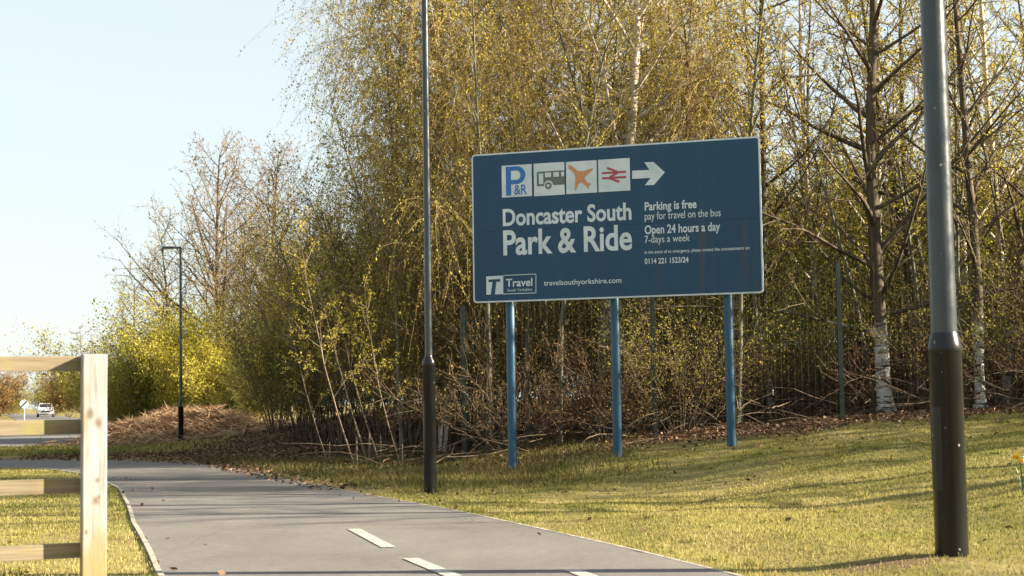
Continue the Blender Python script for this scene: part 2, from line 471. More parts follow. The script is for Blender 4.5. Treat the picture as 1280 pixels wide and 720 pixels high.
def edging(side):
    n = normals2(pl); a, b, h = (PHW - .005, PHW + (.03 if side < 0 else .025), (.016 if side < 0 else .008))
    L = []
    for o_, z in ((a, -.05), (a, h), (b, h), (b, -.05)):
        q = pl + n * o_ * side; L.append(np.concatenate([q, np.full((len(q), 1), z)], 1))
    V = np.stack(L, 1); m = len(pl); I = np.arange(m * 4).reshape(m, 4)
    f = np.stack([I[:-1, :-1], I[:-1, 1:], I[1:, 1:], I[1:, :-1]], -1).reshape(-1, 4)
    return V.reshape(-1, 3), f
v1, f1 = edging(-1); v2, f2 = edging(1)
o = link('path_edging', mesh_np('path_edging', np.concatenate([v1, v2]), np.concatenate([f1, f2 + len(v1)]), M['kerb']))
tag(o, 'thin pale concrete edging along both sides of the path', 'kerb', kind='structure')

mk = MB()
for (ax, ay), (bx_, by_) in (((437, 663), (490, 686)), ((508, 700), (572, 723)), ((710, 714.5), (800, 745))):
    a, b = G(ax + 5, ay), G(bx_ - 4, by_)
    d = (b - a); d.z = 0; d.normalize(); r = Vector((d.y, -d.x, 0)) * .05
    mk.add([Vector((q.x, q.y, .011)) for q in (a - r, a + r, b + r, b - r)], [(0, 1, 2, 3)])
a = Vector((-.05, 8.0, 0)); d = Vector((.27, -.96, 0)); r = Vector((d.y, -d.x, 0)) * .05
mk.add([Vector((q.x, q.y, .011)) for q in (a - r, a + r, a + d * 1.6 + r, a + d * 1.6 - r)], [(0, 1, 2, 3)])
tag(mk.build('road_markings', M['paint']), 'worn white dashes painted on the tarmac path', 'road marking', kind='structure')
# ------------------------------------------------------------------ vegetation helpers
class Tubes:
    def __init__(s): s.g = {}; s.b = []
    def bulk(s, pts, rad, sides, mi): s.b.append((pts, rad, sides, mi))
    def add(s, pts, rad, sides, mi):
        s.g.setdefault((len(pts), sides, mi), []).append((pts, rad))
    def arrays(s):
        V, Fq, MI = [], [], []; base = 0
        jobs = [(np.array([a for a, _ in L], float), np.array([b for _, b in L], float), k, mi) for (n, k, mi), L in s.g.items()] + s.b
        for p, r, k, mi in jobs:
            n = p.shape[1]; L = p
            t = np.gradient(p, axis=1); t /= np.linalg.norm(t, axis=2, keepdims=True) + 1e-9
            ref = np.where(np.abs(t[:, :1, 2:3]) > .8, np.array([1., .1, 0]), np.array([.05, .1, 1.]))
            u = np.cross(t, np.broadcast_to(ref, t.shape)); u /= np.linalg.norm(u, axis=2, keepdims=True) + 1e-9
            w_ = np.cross(t, u)
            a = np.arange(k) * 2 * PI / k
            ring = p[:, :, None] + r[:, :, None, None] * (np.cos(a)[:, None] * u[:, :, None] + np.sin(a)[:, None] * w_[:, :, None])
            m = len(L); I = (base + np.arange(m * n * k)).reshape(m, n, k); J = np.roll(I, -1, 2)
            f = np.stack([I[:, :-1], J[:, :-1], J[:, 1:], I[:, 1:]], -1).reshape(-1, 4)
            V.append(ring.reshape(-1, 3)); Fq.append(f); MI.append(np.full(len(f), mi)); base += m * n * k
        if not V: return np.zeros((0, 3)), np.zeros((0, 4), int), np.zeros(0, int)
        return np.concatenate(V), np.concatenate(Fq), np.concatenate(MI)

def leaf_quads(c, L, W, rng, dirs=None, flat=None):
    """diamond leaves: centres c (n,3), length L, width W arrays"""
    n = len(c)
    d = rng.standard_normal((n, 3)) if dirs is None else dirs + .5 * rng.standard_normal((n, 3))
    if flat is not None: d[:, 2] *= flat
    d /= np.linalg.norm(d, axis=1, keepdims=True) + 1e-9
    q = rng.standard_normal((n, 3))
    if flat is not None: q[:, 2] *= flat
    s = np.cross(d, q) if flat is None else q - d * np.sum(d * q, 1)[:, None]
    s /= np.linalg.norm(s, axis=1, keepdims=True) + 1e-9
    L = np.broadcast_to(L, n)[:, None]; W = np.broadcast_to(W, n)[:, None]
    v = np.stack([c - d * L / 2, c + s * W / 2 - d * L * .1, c + d * L / 2, c - s * W / 2 - d * L * .1], 1).reshape(-1, 3)
    return v, np.arange(n * 4).reshape(n, 4)

def norm(v):
    l = math.sqrt(v[0] * v[0] + v[1] * v[1] + v[2] * v[2]) + 1e-9
    return (v[0] / l, v[1] / l, v[2] / l)

def side_dir(d, ang, az):
    """a direction at angle ang from d, at azimuth az round it"""
    ref = (1., 0., 0.) if abs(d[2]) > .9 else (0., 0., 1.)
    u = norm((d[1] * ref[2] - d[2] * ref[1], d[2] * ref[0] - d[0] * ref[2], d[0] * ref[1] - d[1] * ref[0]))
    v = (d[1] * u[2] - d[2] * u[1], d[2] * u[0] - d[0] * u[2], d[0] * u[1] - d[1] * u[0])
    ca, sa = math.cos(ang), math.sin(ang); c, s = math.cos(az), math.sin(az)
    return tuple(d[i] * ca + (u[i] * c + v[i] * s) * sa for i in range(3))

class Plant:
    """grows a branching plant: levels are dicts n, ang, ratio, wig, trop, seg, start, sides, part(0 trunk,1 crown)"""
    def __init__(s, seed):
        s.r = random.Random(seed); s.rng = np.random.default_rng(seed)
        s.wood = Tubes(); s.twig = Tubes(); s.tips = []; s.tipd = []; s.last = []; s.lastlv = None
    def line(s, p, d, L, r0, r1, lv):
        R = s.r; n = lv['seg']; st = L / n; pts = [p]; rad = [r0]; dirs = [d]
        wg, tz = lv['wig'], lv['trop']
        for i in range(n):
            d = norm((d[0] + R.gauss(0, wg), d[1] + R.gauss(0, wg), d[2] + R.gauss(0, wg) + tz))
            p = (p[0] + d[0] * st, p[1] + d[1] * st, p[2] + d[2] * st)
            pts.append(p); rad.append(r0 + (r1 - r0) * ((i + 1) / n)); dirs.append(d)
        return pts, rad, dirs
    def grow(s, p, d, L, r, levels, k=0):
        R = s.r; lv = levels[k]
        pts, rad, dirs = s.line(p, d, L, r, r * lv.get('taper', .25), lv)
        tb = s.wood if lv.get('part', 0) == 0 else s.twig
        tb.add(pts, rad, lv.get('sides', 4), 0)
        n = len(pts) - 1
        if lv.get('leaf'):
            q = lv['leaf']; 
            for _ in range(q):
                t = (lv.get('l0', .1) + (1 - lv.get('l0', .1)) * R.random()) * n; i = min(int(t), n - 1); f = t - i
                a, b = pts[i], pts[i + 1]
                s.tips.append((a[0] + (b[0] - a[0]) * f, a[1] + (b[1] - a[1]) * f, a[2] + (b[2] - a[2]) * f)); s.tipd.append(dirs[i + 1])
        if k + 1 >= len(levels): return
        nx_ = levels[k + 1]
        nc = lv['n']
        if isinstance(nc, float): nc = int(nc * L + R.random())
        az = R.random() * 6.28
        for j in range(nc):
            t = lv.get('start', .25) + (lv.get('end', 1.0) - lv.get('start', .25)) * ((j + R.random()) / nc)
            u = t * n; i = min(int(u), n - 1); f = u - i
            a, b = pts[i], pts[i + 1]
            q = (a[0] + (b[0] - a[0]) * f, a[1] + (b[1] - a[1]) * f, a[2] + (b[2] - a[2]) * f)
            az += 2.4 + R.gauss(0, .4)
            ang = math.radians(lv['ang'] * R.uniform(.75, 1.25))
            cd = side_dir(dirs[i], ang, az)
            if 'flat' in lv: cd = norm((cd[0], cd[1], cd[2] * lv['flat']))
            sh = lv.get('shape', lambda t: 1 - .55 * t)(t)
            cl = lv['len'] * sh * R.uniform(.65, 1.2) if 'len' in lv else L * lv['ratio'] * sh * R.uniform(.65, 1.2)
            cr = min(rad[i] * .62, lv.get('cr', 1e9)) * R.uniform(.7, 1)
            cr = max(cr, nx_.get('rmin', .002))
            if k + 2 == len(levels):
                s.last.append((*q, *cd, cl, cr)); s.lastlv = nx_
            else:
                s.grow(q, cd, cl, cr, levels, k + 1)
    def finish(s):
        """all the last-level twigs at once"""
        if not s.last: return
        A = np.array(s.last); lv = s.lastlv; g = s.rng; n = len(A); m = lv['seg']
        p = A[:, :3].copy(); d = A[:, 3:6].copy(); st = A[:, 6:7] / m; P_ = [p.copy()]
        for i in range(m):
            d = d + g.normal(0, lv['wig'], (n, 3)); d[:, 2] += lv['trop']
            d /= np.linalg.norm(d, axis=1, keepdims=True) + 1e-9
            p = p + d * st; P_.append(p.copy())
        P_ = np.stack(P_, 1); r = A[:, 7:8] * np.linspace(1, lv.get('taper', .3), m + 1)[None]
        s.twig.bulk(P_, r, lv.get('sides', 3), 0)
        q = lv.get('leaf', 0)
        if q:
            l0 = lv.get('l0', .1); t = (l0 + (1 - l0) * g.random((n, q))) * m; i = np.minimum(t.astype(int), m - 1); f = (t - i)[..., None]
            rows = np.arange(n)[:, None]
            s.tiparr = (P_[rows, i] * (1 - f) + P_[rows, i + 1] * f).reshape(-1, 3)
    def crown_mesh(s, name, twigm, leafm, L=.03, W=.02, spread=.03, hang=None, flat=None):
        s.finish()
        if getattr(s, 'tiparr', None) is not None:
            s.tips = np.concatenate([np.array(s.tips).reshape(-1, 3), s.tiparr])
        v, f, mi = s.twig.arrays(); tint = np.zeros(len(f))
        if len(s.tips) and leafm is not None:
            c = np.array(s.tips) + s.rng.normal(0, spread, (len(s.tips), 3)); n = len(c)
            sz = s.rng.uniform(.45, 1.0, n) + .9 * s.rng.random(n) ** 4
            dirs = None
            if hang is not None:
                dirs = np.tile(np.array([0, 0, -1.0]), (n, 1)) * hang
            lv_, lf = leaf_quads(c, L * sz, W * sz, s.rng, dirs, flat)
            # tint drifts from clump to clump of the crown
            cl = np.sin(c[:, 0] * 1.9 + 1) + np.sin(c[:, 1] * 2.3) + np.sin(c[:, 2] * 1.7 + c[:, 0])
            tl = np.clip(.5 + .13 * cl + s.rng.normal(0, .2, n), 0, 1)
            lf = lf + len(v)
            v = np.concatenate([v, lv_]); mi = np.concatenate([mi, np.ones(n)]); tint = np.concatenate([tint, tl])
            f = np.concatenate([f, lf])
        return mesh_np(name, v, f, [twigm, leafm] if leafm else [twigm], mi, False, tint)
    def trunk_mesh(s, name, m):
        v, f, mi = s.wood.arrays()
        return mesh_np(name, v, f, m, mi, True)

class Proto:
    """meshes of one kind of plant, to be set out as things with parts"""
    def __init__(s, parts): s.parts = parts        # [(part name, mesh)]
    def place(s, name, loc, label, cat, group=None, rz=0.0, sc=1.0, tilt=(0, 0)):
        e = empty(name, loc, label, cat, group)
        e.rotation_euler = (tilt[0], tilt[1], rz)
        e.scale = (sc, sc, sc) if not isinstance(sc, tuple) else sc
        for n, me in s.parts: link(n, me, e)
        return e

def flare(pl_, r):          # root flare added as short stubs round the foot
    for k in range(5):
        a = k * 1.256 + pl_.r.random(); c, s_ = math.cos(a), math.sin(a)
        pl_.wood.add([(c * r * .2, s_ * r * .2, .45), (c * r * .55, s_ * r * .55, .15), (c * r * 1.5, s_ * r * 1.5, -.12)], [r * .55, r * .55, r * .3], 6, 0)

# ---- birches: rising limbs and long hanging leafy strands
def birch(seed, height, rad, lean=(0, 0), limbs=22, limb_len=3.6, strands=15.0, leaf=24, start=.2, sub=9, slen=1.6, window=False):
    p = Plant(seed)
    lv = [dict(n=limbs, ang=48, len=limb_len, wig=.045, trop=.03, seg=14, start=start, end=.98, sides=10, taper=.12, cr=.075, shape=lambda t: 1.15 - .6 * t),
          dict(n=sub, ang=42, ratio=.5, wig=.09, trop=.02, seg=9, start=.2, sides=5, taper=.15, cr=.02, rmin=.012),
          dict(n=strands, ang=75, len=slen, wig=.12, trop=-.06, seg=6, start=.12, sides=4, taper=.3, cr=.005, part=1, rmin=.007, shape=lambda t: 1, leaf=10, l0=.2),
          dict(wig=.12, trop=-.33, seg=6, sides=3, taper=.4, part=1, rmin=.0026, leaf=leaf)]
    p.grow((0, 0, -.1), norm((lean[0], lean[1], 1)), height, rad, lv)
    flare(p, rad)
    if window:                # few strands hang right in front of the stem
        p.last = [q for q in p.last if not (q[1] < .3 and abs(q[0] - lean[0] * q[2]) < 1.1 + .25 * (q[2] - 5)) or p.r.random() < .22]
        p.tips = []
    return Proto([('trunk', p.trunk_mesh('trunk', M['bark_birch'])),
                  ('crown', p.crown_mesh('crown', M['twig_gold'], M['leaf_birch'], .034, .019, .028, hang=.8))])

# ---- leggy bare trees: a straight stem with level or rising branches
def bare_tree(seed, height, rad, ang=62, n=30, blen=2.6, trop=.02, leaf=0, leafm=None, start=.15, barkm='bark_pale', twigm='twig_brown', sub=7, tw=4.0, L=.03, lean=(0, 0), shape=None, wig=.07, tseg=16, th=1.0):
    p = Plant(seed)
    lv = [dict(n=n, ang=ang, len=blen, wig=.025, trop=.02, seg=tseg, start=start, end=.99, sides=10, taper=.15, cr=.05 * th, shape=shape or (lambda t: 1.1 - .7 * t)),
          dict(n=sub, ang=45, ratio=.45, wig=wig, trop=trop, seg=8, start=.2, sides=5, taper=.15, cr=.014 * th, rmin=.012 * th),
          dict(n=tw, ang=42, ratio=.5, wig=.12, trop=.02, seg=5, start=.15, sides=4, taper=.25, cr=.006 * th, part=1, rmin=.006 * th, leaf=leaf // 2),
          dict(wig=.14, trop=.02, seg=4, sides=3, taper=.4, part=1, rmin=.003 * th, leaf=leaf)]
    p.grow((0, 0, -.1), norm((lean[0], lean[1], 1)), height, rad, lv)
    flare(p, rad)
    return Proto([('trunk', p.trunk_mesh('trunk', M[barkm])),
                  ('crown', p.crown_mesh('crown', M[twigm], M[leafm] if leafm else None, L, L * .65, .03))])

# ---- bushes: many stems from the foot
def bush(seed, height, width, stems=16, leaf=14, leafm='leaf_olive', twigm='twig_brown', L=.05, arch=-.02, sub=9.0, tw=5.0, spread=.06, base=.25):
    p = Plant(seed)
    lv = [dict(n=sub, ang=40, ratio=.38, wig=.08, trop=arch, seg=8, start=base, sides=5, taper=.2, cr=.01, shape=lambda t: 1.1 - .5 * t),
          dict(n=tw, ang=45, ratio=.5, wig=.12, trop=.03, seg=5, start=.1, sides=3, taper=.3, cr=.005, part=1, rmin=.005, leaf=leaf // 2),
          dict(wig=.15, trop=.02, seg=4, sides=3, taper=.4, part=1, rmin=.003, leaf=leaf)]
    for k in range(stems):
        a = k * 2.4; q = math.sqrt((k + .5) / stems); sp = q * width / height
        d = norm((math.cos(a) * sp, math.sin(a) * sp, 1))
        p.grow((math.cos(a) * q * .25, math.sin(a) * q * .25, -.08), d, height * p.r.uniform(.75, 1.1), .018 * p.r.uniform(.7, 1.3), lv)
    return Proto([('stems', p.trunk_mesh('stems', M['bark_grey'])),
                  ('foliage', p.crown_mesh('foliage', M[twigm], M[leafm] if leafm else None, L, L * .6, spread))])

# ------------------------------------------------------------------ the birches behind the sign
b1 = birch(3, 12.5, .15, (-.01, 0), 26, 4.0, 19.0, 32, .22, 9, 1.7, True)
b1.place('birch_tree', GX(757, 27), 'big golden weeping birch rising behind the blue sign, pale trunk forking above it', 'tree', rz=0)
b2 = birch(8, 11.5, .11, (-.06, .02), 28, 3.4, 18.0, 32, .12, 9, 1.6)
b2.place('birch_tree', GX(622, 28.5), 'dense weeping birch between the slim lamp post and the sign', 'tree', rz=2.2)
b3 = birch(21, 10.5, .09, (-.07, -.02), 28, 2.7, 15.0, 26, .12, 8, 1.5)
b3.place('birch_tree', GX(556, 27), 'leaning birch whose thin drooping twigs edge the open sky', 'tree', rz=4.0)
b2.place('birch_tree', GX(690, 32), 'birch standing back in the wood behind the left end of the sign', 'tree', rz=5.0, sc=1.08)

# ------------------------------------------------------------------ right hand bare trees
r1 = bare_tree(31, 12.0, .13, 66, 46, 3.6, .035, 5, 'leaf_olive', .10, lean=(-.055, 0))
r1.place('bare_tree', GX(1107, 25.5), 'dark bare tree with long level branches right of the sign, foot pale', 'tree', rz=.4)
r2 = bare_tree(32, 10.5, .085, 52, 30, 2.3, .03, 5, 'leaf_olive', .2, lean=(-.02, 0))
r2.place('bare_tree', GX(1226, 25), 'slender bare tree just right of the thick lamp post', 'tree', rz=1.2)
r3 = bare_tree(33, 10.0, .10, 48, 26, 2.3, .03, 4, 'leaf_russet', .25, lean=(.03, 0), barkm='bark_pale')
r3.place('bare_tree', GX(1256, 26.5), 'bare tree at the right edge with a white patched leaning foot', 'tree', rz=2.0, tilt=(0, -.12))
r2.place('bare_tree', GX(962, 27.5), 'thin bare tree showing beyond the right edge of the sign', 'tree', rz=4.1, sc=1.05)
r3.place('bare_tree', GX(1150, 29), 'bare tree partly hidden behind the thick lamp post', 'tree', rz=5.2, sc=.95)

# ------------------------------------------------------------------ deep wood
d1 = bare_tree(41, 11, .07, 45, 30, 2.6, .02, 9, 'leaf_gold', .22, tw=6.0, barkm='bark_birch', twigm='twig_gold', L=.045)
d2 = bare_tree(42, 10, .065, 50, 30, 2.4, .02, 7, 'leaf_gold', .2, tw=6.0, barkm='bark_grey', L=.045)
d3 = bare_tree(43, 9, .055, 55, 30, 2.4, .02, 8, 'leaf_lime', .12, tw=6.0, barkm='bark_grey', L=.045)
WOODG = 'trees standing deep in the wood'
DL = {0: 'golden twigged tree standing deep in the wood', 1: 'olive leaved tree standing deep in the wood', 2: 'yellow green leaved tree standing deep in the wood'}
spots = []
tries = 0
while len(spots) < 28 and tries < 4000:
    tries += 1
    y = rnd.uniform(27.6, 31.2); x = rnd.uniform(-.09 * y, .40 * y)
    if all((x - a) ** 2 + (y - b) ** 2 > 1.15 ** 2 for a, b in spots): spots.append((x, y))
for i, (x, y) in enumerate(spots):
    k = (0, 1, 2, 1, 2)[i % 5] if x > 1 else (0, 0, 1)[i % 3]
    (d1, d2, d3)[k].place('woodland_tree', (x, y, hz(x, y)), DL[k], 'tree', WOODG, rnd.uniform(0, 6.28), rnd.uniform(.85, 1.15))
# trees of the wood edge beyond the right hand side of the frame: their shadows cross the lawn
SG = 'wood edge trees by the lawn'
for i, (x, y, k) in enumerate([(9.6, 21.0, 0), (12.5, 22.5, 2), (9.8, 25.5, 1), (15.5, 12.6, 0), (12.5, 27.5, 0), (16, 24.5, 2), (11.5, 17.6, 3), (13.5, 15.6, 1), (15, 19.2, 5), (10.6, 14.4, 2), (12.2, 19.6, 4), (10.2, 17.0, 5), (14.5, 21.2, 5), (17.5, 18.2, 3), (18, 16.6, 4)]):
    (r1, r2, r3, d1, d2, d3)[k].place(('bare_tree', 'woodland_tree')[k > 2], (x, y, hz(x, y)), ('bare tree at the wood edge right of the lawn', 'leafing tree at the wood edge right of the lawn')[k > 2], 'tree', (SG, 'leafing trees right of the lawn')[k > 2], rnd.uniform(0, 6.28), rnd.uniform(.85, 1.1))

b3.place('birch_tree', (12.6, 17.0, hz(12.6, 17.0)), 'birch at the wood edge right of the lawn, nearer one', 'tree', rz=.5, sc=.9)
b3.place('birch_tree', (14.5, 21.0, hz(14.5, 21.0)), 'birch at the wood edge right of the lawn, farther one', 'tree', rz=2.5, sc=.9)

# ------------------------------------------------------------------ undergrowth shrubs
u1 = bush(51, 2.6, 2.2, 16, 5, 'leaf_olive', 'twig_brown', .04, -.05)
u2 = bush(52, 2.2, 2.4, 18, 3, 'leaf_russet', 'twig_red', .035, -.08)
u3 = bush(53, 3.6, 2.4, 14, 9, 'leaf_green', 'twig_brown', .05, -.03)
UG = 'shrubs of the undergrowth in the wood'
UL = ['brown twiggy shrub with few olive leaves in the wood undergrowth', 'low reddish bramble shrub in the wood undergrowth', 'taller green leaved shrub in the wood undergrowth']
us = []
for i in range(58):
    y = rnd.uniform(24.6, 34) if i < 22 else rnd.uniform(36, 50); x = rnd.uniform(-.15 * y, .40 * y)
    if x < -.075 * y: x = rnd.uniform(0, .35 * y)
    if y > 35: x = rnd.uniform(.06 * y, .40 * y)
    us.append((x, y))
for k_ in range(17): us.append((-.5 + k_ * 1.05, 35.5 + 1.2 * math.sin(k_ * 2.1)))
for k_ in range(12): us.append((3.5 + k_ * 1.1, 38.5 + math.sin(k_ * 1.7)))
for k_ in range(6): us.append((-4.6 + k_ * .9, 33.2 + .4 * math.sin(k_ * 2.1)))
us += [(rnd.uniform(.335 * y + .6, .335 * y + 4.5), y) for y in np.linspace(22.8, 32.5, 13)]  # unseen shrubs right of the frame, added to shade the low understorey
for i, (x, y) in enumerate(us):
    k = 2 if i >= 58 or y > 33 else rnd.choice([0, 1, 1, 0, 2]) if x > 0 else rnd.choice([0, 2, 2, 1])
    if y < 26 and k == 2: k = 1
    (u1, u2, u3)[k].place('shrub', (x, y, hz(x, y)), UL[k], 'shrub', UG, rnd.uniform(0, 6.28), rnd.uniform(.7, 1.15) * (1.2 if i >= 58 and y > 35 else 1))

# ------------------------------------------------------------------ leaning saplings and bushes left of the sign
s1 = bare_tree(61, 3.9, .014, 48, 14, .9, .03, 8, 'leaf_gold', .3, barkm='bark_stem', twigm='twig_brown', sub=6, tw=5.0, L=.035, lean=(-.28, 0), th=.5)
SL = ['thin pale sapling leaning left over the far path edge, leftmost of the leaning stems', 'thin pale sapling leaning left, second of the leaning stems from the left',
      'thin pale sapling leaning left, middle one of the leaning stems', 'thin pale sapling leaning left, next to the slim lamp post', 'thin leafy sapling nearest the foot of the slim lamp post']
for (px, Y, a, sc), l in zip([(412, 25.5, .0, .8), (446, 24.6, .3, 1.05), (462, 25.2, -.25, 1.1), (476, 25.8, .15, 1.0), (503, 24.2, .5, .8)], SL):
    s1.place('sapling', GX(px, Y), l, 'sapling', 'leaning saplings by the path', a, sc)
g1 = bush(71, 3.2, 2.2, 18, 22, 'leaf_olive', 'twig_brown', .05, -.02)
g2 = bush(72, 3.4, 2.4, 18, 22, 'leaf_green', 'twig_brown', .05, -.02)
y1 = bush(73, 3.3, 2.3, 22, 20, 'leaf_lime', 'twig_tan', .065, -.01, spread=.10, base=.12)
y2 = bush(74, 3.4, 2.8, 22, 12, 'leaf_bush', 'twig_tan', .06, .0, spread=.10, base=.12)
y1.place('bush', GX(272, 44.5), 'bright lime green bush just right of the distant lamp post', 'bush', rz=.3, sc=.92)
y1.place('bush', GX(232, 47.5), 'yellow green bush behind the distant lamp post', 'bush', rz=2.3, sc=.95)
y2.place('bush', GX(185, 47), 'olive green bush just right of the near fence post', 'bush', rz=1.3, sc=1.15)
y2.place('bush', GX(172, 50), 'olive bush partly hidden behind the near fence post', 'bush', rz=3.3, sc=.85)
c1 = bush(75, 5.2, 1.5, 13, 5, 'leaf_olive', 'twig_brown', .045, .02, sub=5.0, tw=5.0, base=.22)
c2 = bush(76, 4.2, 1.6, 14, 8, 'leaf_gold', 'twig_brown', .045, .0, sub=5.0, tw=5.0, base=.15)
for (px, Y, k, a, sc), l in zip([(326, 46, 1, .5, 1.0), (352, 45, 0, 1.5, 1.0), (345, 37, 1, 2.5, .72), (378, 34.5, 0, 3.5, .85), (398, 31.5, 1, 4.5, .8), (402, 38, 0, 5.5, 1.05), (432, 29.5, 0, .9, .95),
                                 (458, 32, 1, 1.9, 1.1), (484, 29, 0, 2.9, 1.0), (512, 27.6, 1, 3.9, .85), (552, 27, 0, 4.9, .9), (590, 28, 1, 5.9, 1.0), (622, 26.6, 0, .2, .8)],
    ['olive clump of thin stems right of the lime green bush', 'taller airy clump of thin stems below the tall bare trees', 'low airy clump of stems at the far right edge of the path bend', 'airy clump of thin stems left of the leaning saplings', 'low golden leaved clump behind the leftmost leaning sapling',
     'tall airy clump in the sky gap left of the birches', 'airy clump of thin stems behind the leaning saplings', 'golden leaved clump standing back behind the leaning saplings', 'airy clump of thin stems left of the slim lamp post', 'golden leaved clump just left of the slim lamp post',
     'airy clump of thin stems just right of the slim lamp post', 'golden leaved clump midway between slim lamp post and sign', 'low airy clump of stems left of the first blue sign post']):
    (c1, c2)[k].place('thin_stem_shrub', GX(px, Y), l, 'shrub', 'airy shrubs left of the sign', a, sc)
g2.place('bush', GX(322, 43), 'small green bush at the right foot of the lime green bush', 'bush', rz=.5, sc=.55)

# slim trunks in the shade behind the sign
pt = bare_tree(77, 8.5, .045, 35, 22, 1.5, .03, 4, 'leaf_gold', .38, barkm='bark_slim', sub=6, tw=4.0, L=.045)
sp2 = []
while len(sp2) < 30:
    y = rnd.uniform(24.8, 30); x = rnd.uniform(-.10 * y, .34 * y)
    if all((x - a) ** 2 + (y - b) ** 2 > .7 ** 2 for a, b in sp2): sp2.append((x, y))
for x, y in sp2:
    pt.place('slim_tree', (x, y, hz(x, y)), 'slim young tree among the trunks behind the mesh fence', 'tree', 'slim young trees in the wood', rnd.uniform(0, 6.28), rnd.uniform(.75, 1.1), (rnd.gauss(0, .05), rnd.gauss(0, .05)))

# ------------------------------------------------------------------ tall bare trees on the left
l1 = bare_tree(81, 11.0, .15, 43, 42, 6.2, .03, 3, 'leaf_russet', .18, barkm='bark_grey', twigm='twig_tan', sub=11, tw=5.0, L=.06, shape=lambda t: 1.1 - .85 * t, wig=.06, th=1.7)
l2 = bare_tree(82, 9.0, .12, 46, 28, 4.0, .02, 6, 'leaf_birch', .15, barkm='bark_grey', twigm='twig_tan', sub=10, tw=4.0, L=.06, wig=.07, th=1.8)
l1.place('bare_tree', GX(283, 56), 'tall bare tree above the lime bush, left one of the twin tall stems', 'tree', rz=.2, sc=.92)
l1.place('bare_tree', GX(333, 57), 'tall bare tree above the green bushes, right one of the twin tall stems', 'tree', rz=2.4, sc=.92)
l1.place('bare_tree', GX(303, 60), 'slim bare tree between the two tall bare stems', 'tree', rz=4.0, sc=.76)
l2.place('bare_tree', GX(215, 56), 'wide spreading lower bare tree behind the distant lamp post', 'tree', rz=1.0, sc=.80)
l2.place('bare_tree', GX(165, 58), 'low spreading bare tree left of the distant lamp post', 'tree', rz=3.0, sc=.62)
sap = bare_tree(83, 4.0, .04, 70, 26, .9, .02, 6, 'leaf_green', .2, barkm='bark_grey', sub=5, tw=3.0, L=.05)
sap.place('sapling', GX(108, 52), 'small dark sapling against the sky above the near fence post', 'sapling', rz=1.0, sc=.95)
l2.place('bare_tree', GX(378, 46), 'bare tree filling the sky gap left of the birches', 'tree', rz=5.2, sc=.62)

# distant trees beyond the road
f1_ = bush(91, 6.0, 5.0, 20, 14, 'leaf_russet', 'twig_red', .16, -.02, sub=2.5, tw=3.0, spread=.2, base=.1)
f2_ = bush(92, 5.5, 6.0, 20, 14, 'leaf_olive', 'twig_red', .16, -.02, sub=2.5, tw=3.0, spread=.2, base=.1)
f1_.place('distant_tree', GX(86, 170), 'round russet tree in the distance right of the white car', 'tree', rz=0, sc=.9)
f2_.place('distant_tree', GX(68, 215), 'pale olive tree in the distance behind the white car', 'tree', rz=1, sc=1.0)
f1_.place('distant_tree', GX(-2, 190), 'russet tree in the distance at the left edge of the view', 'tree', rz=2, sc=1.0)
f2_.place('distant_tree', GX(14, 240), 'olive tree in the distance left of the round road sign', 'tree', rz=3, sc=.9)
f1_.place('distant_tree', GX(112, 190), 'russet tree in the distance hidden by the near fence post', 'tree', rz=4, sc=1.0)
f2_.place('distant_tree', GX(130, 150), 'olive tree in the distance behind the bushes', 'tree', rz=5, sc=.9)
f2_.place('distant_tree', GX(-40, 220), 'olive tree in the distance beyond the left edge', 'tree', rz=5.5, sc=1.1)
hd = MB()
# ------------------------------------------------------------------ bracken heap at the far lamp
def heap():
    rng = np.random.default_rng(5); n = 15000
    cx, cy = GX(222, 41.2).x, 41.2
    def prof(x, y):
        a = (x - cx) / 1.6; b = (y - cy) / 2.4
        return np.maximum(0, .72 * np.exp(-(a * a + b * b) * 1.1) + .35 * np.exp(-(((x - cx - 1.5) / .8) ** 2 + ((y - cy + 1) / .9) ** 2)) + .3 * np.exp(-(((x - cx + 1.5) / .7) ** 2 + ((y - cy + 1.2) / .8) ** 2)) - .08)
    xs_ = np.linspace(cx - 3.4, cx + 3.6, 60); ys_ = np.linspace(cy - 5, cy + 5, 60)
    X, Y = np.meshgrid(xs_, ys_)
    Z = H(X, Y) + prof(X, Y) * (1 + .25 * bumps(X * 2.2, Y * 2.2) * .5) - .06
    I = np.arange(3600).reshape(60, 60); f = np.stack([I[:-1, :-1], I[:-1, 1:], I[1:, 1:], I[1:, :-1]], -1).reshape(-1, 4)
    V = np.stack([X, Y, Z], -1).reshape(-1, 3); tint = rng.uniform(0, .35, len(f))
    x = cx + rng.normal(.1, 1.05, n); y = cy + rng.normal(-.3, 1.5, n)
    z = H(x, y) + prof(x, y) * (1 + .25 * bumps(x * 2.2, y * 2.2) * .5) + rng.uniform(-.06, .16, n)
    L = rng.uniform(.2, .9, n); a = rng.uniform(0, 6.28, n)
    d = np.stack([np.cos(a), np.sin(a), rng.normal(.15, .3, n)], -1)
    lv_, lf = leaf_quads(np.stack([x, y, z], -1), L, L * .022 + .008, rng, d * 2)
    tt = rng.beta(1.4, 1.4, n)
    return mesh_np('bracken_heap', np.concatenate([V, lv_]), np.concatenate([f, lf + len(V)]), M['bracken'], tint=np.concatenate([tint, tt]))
o = link('bracken_heap', heap()); tag(o, 'heap of dry brown bracken and dead grass around the distant lamp post', 'bracken heap')

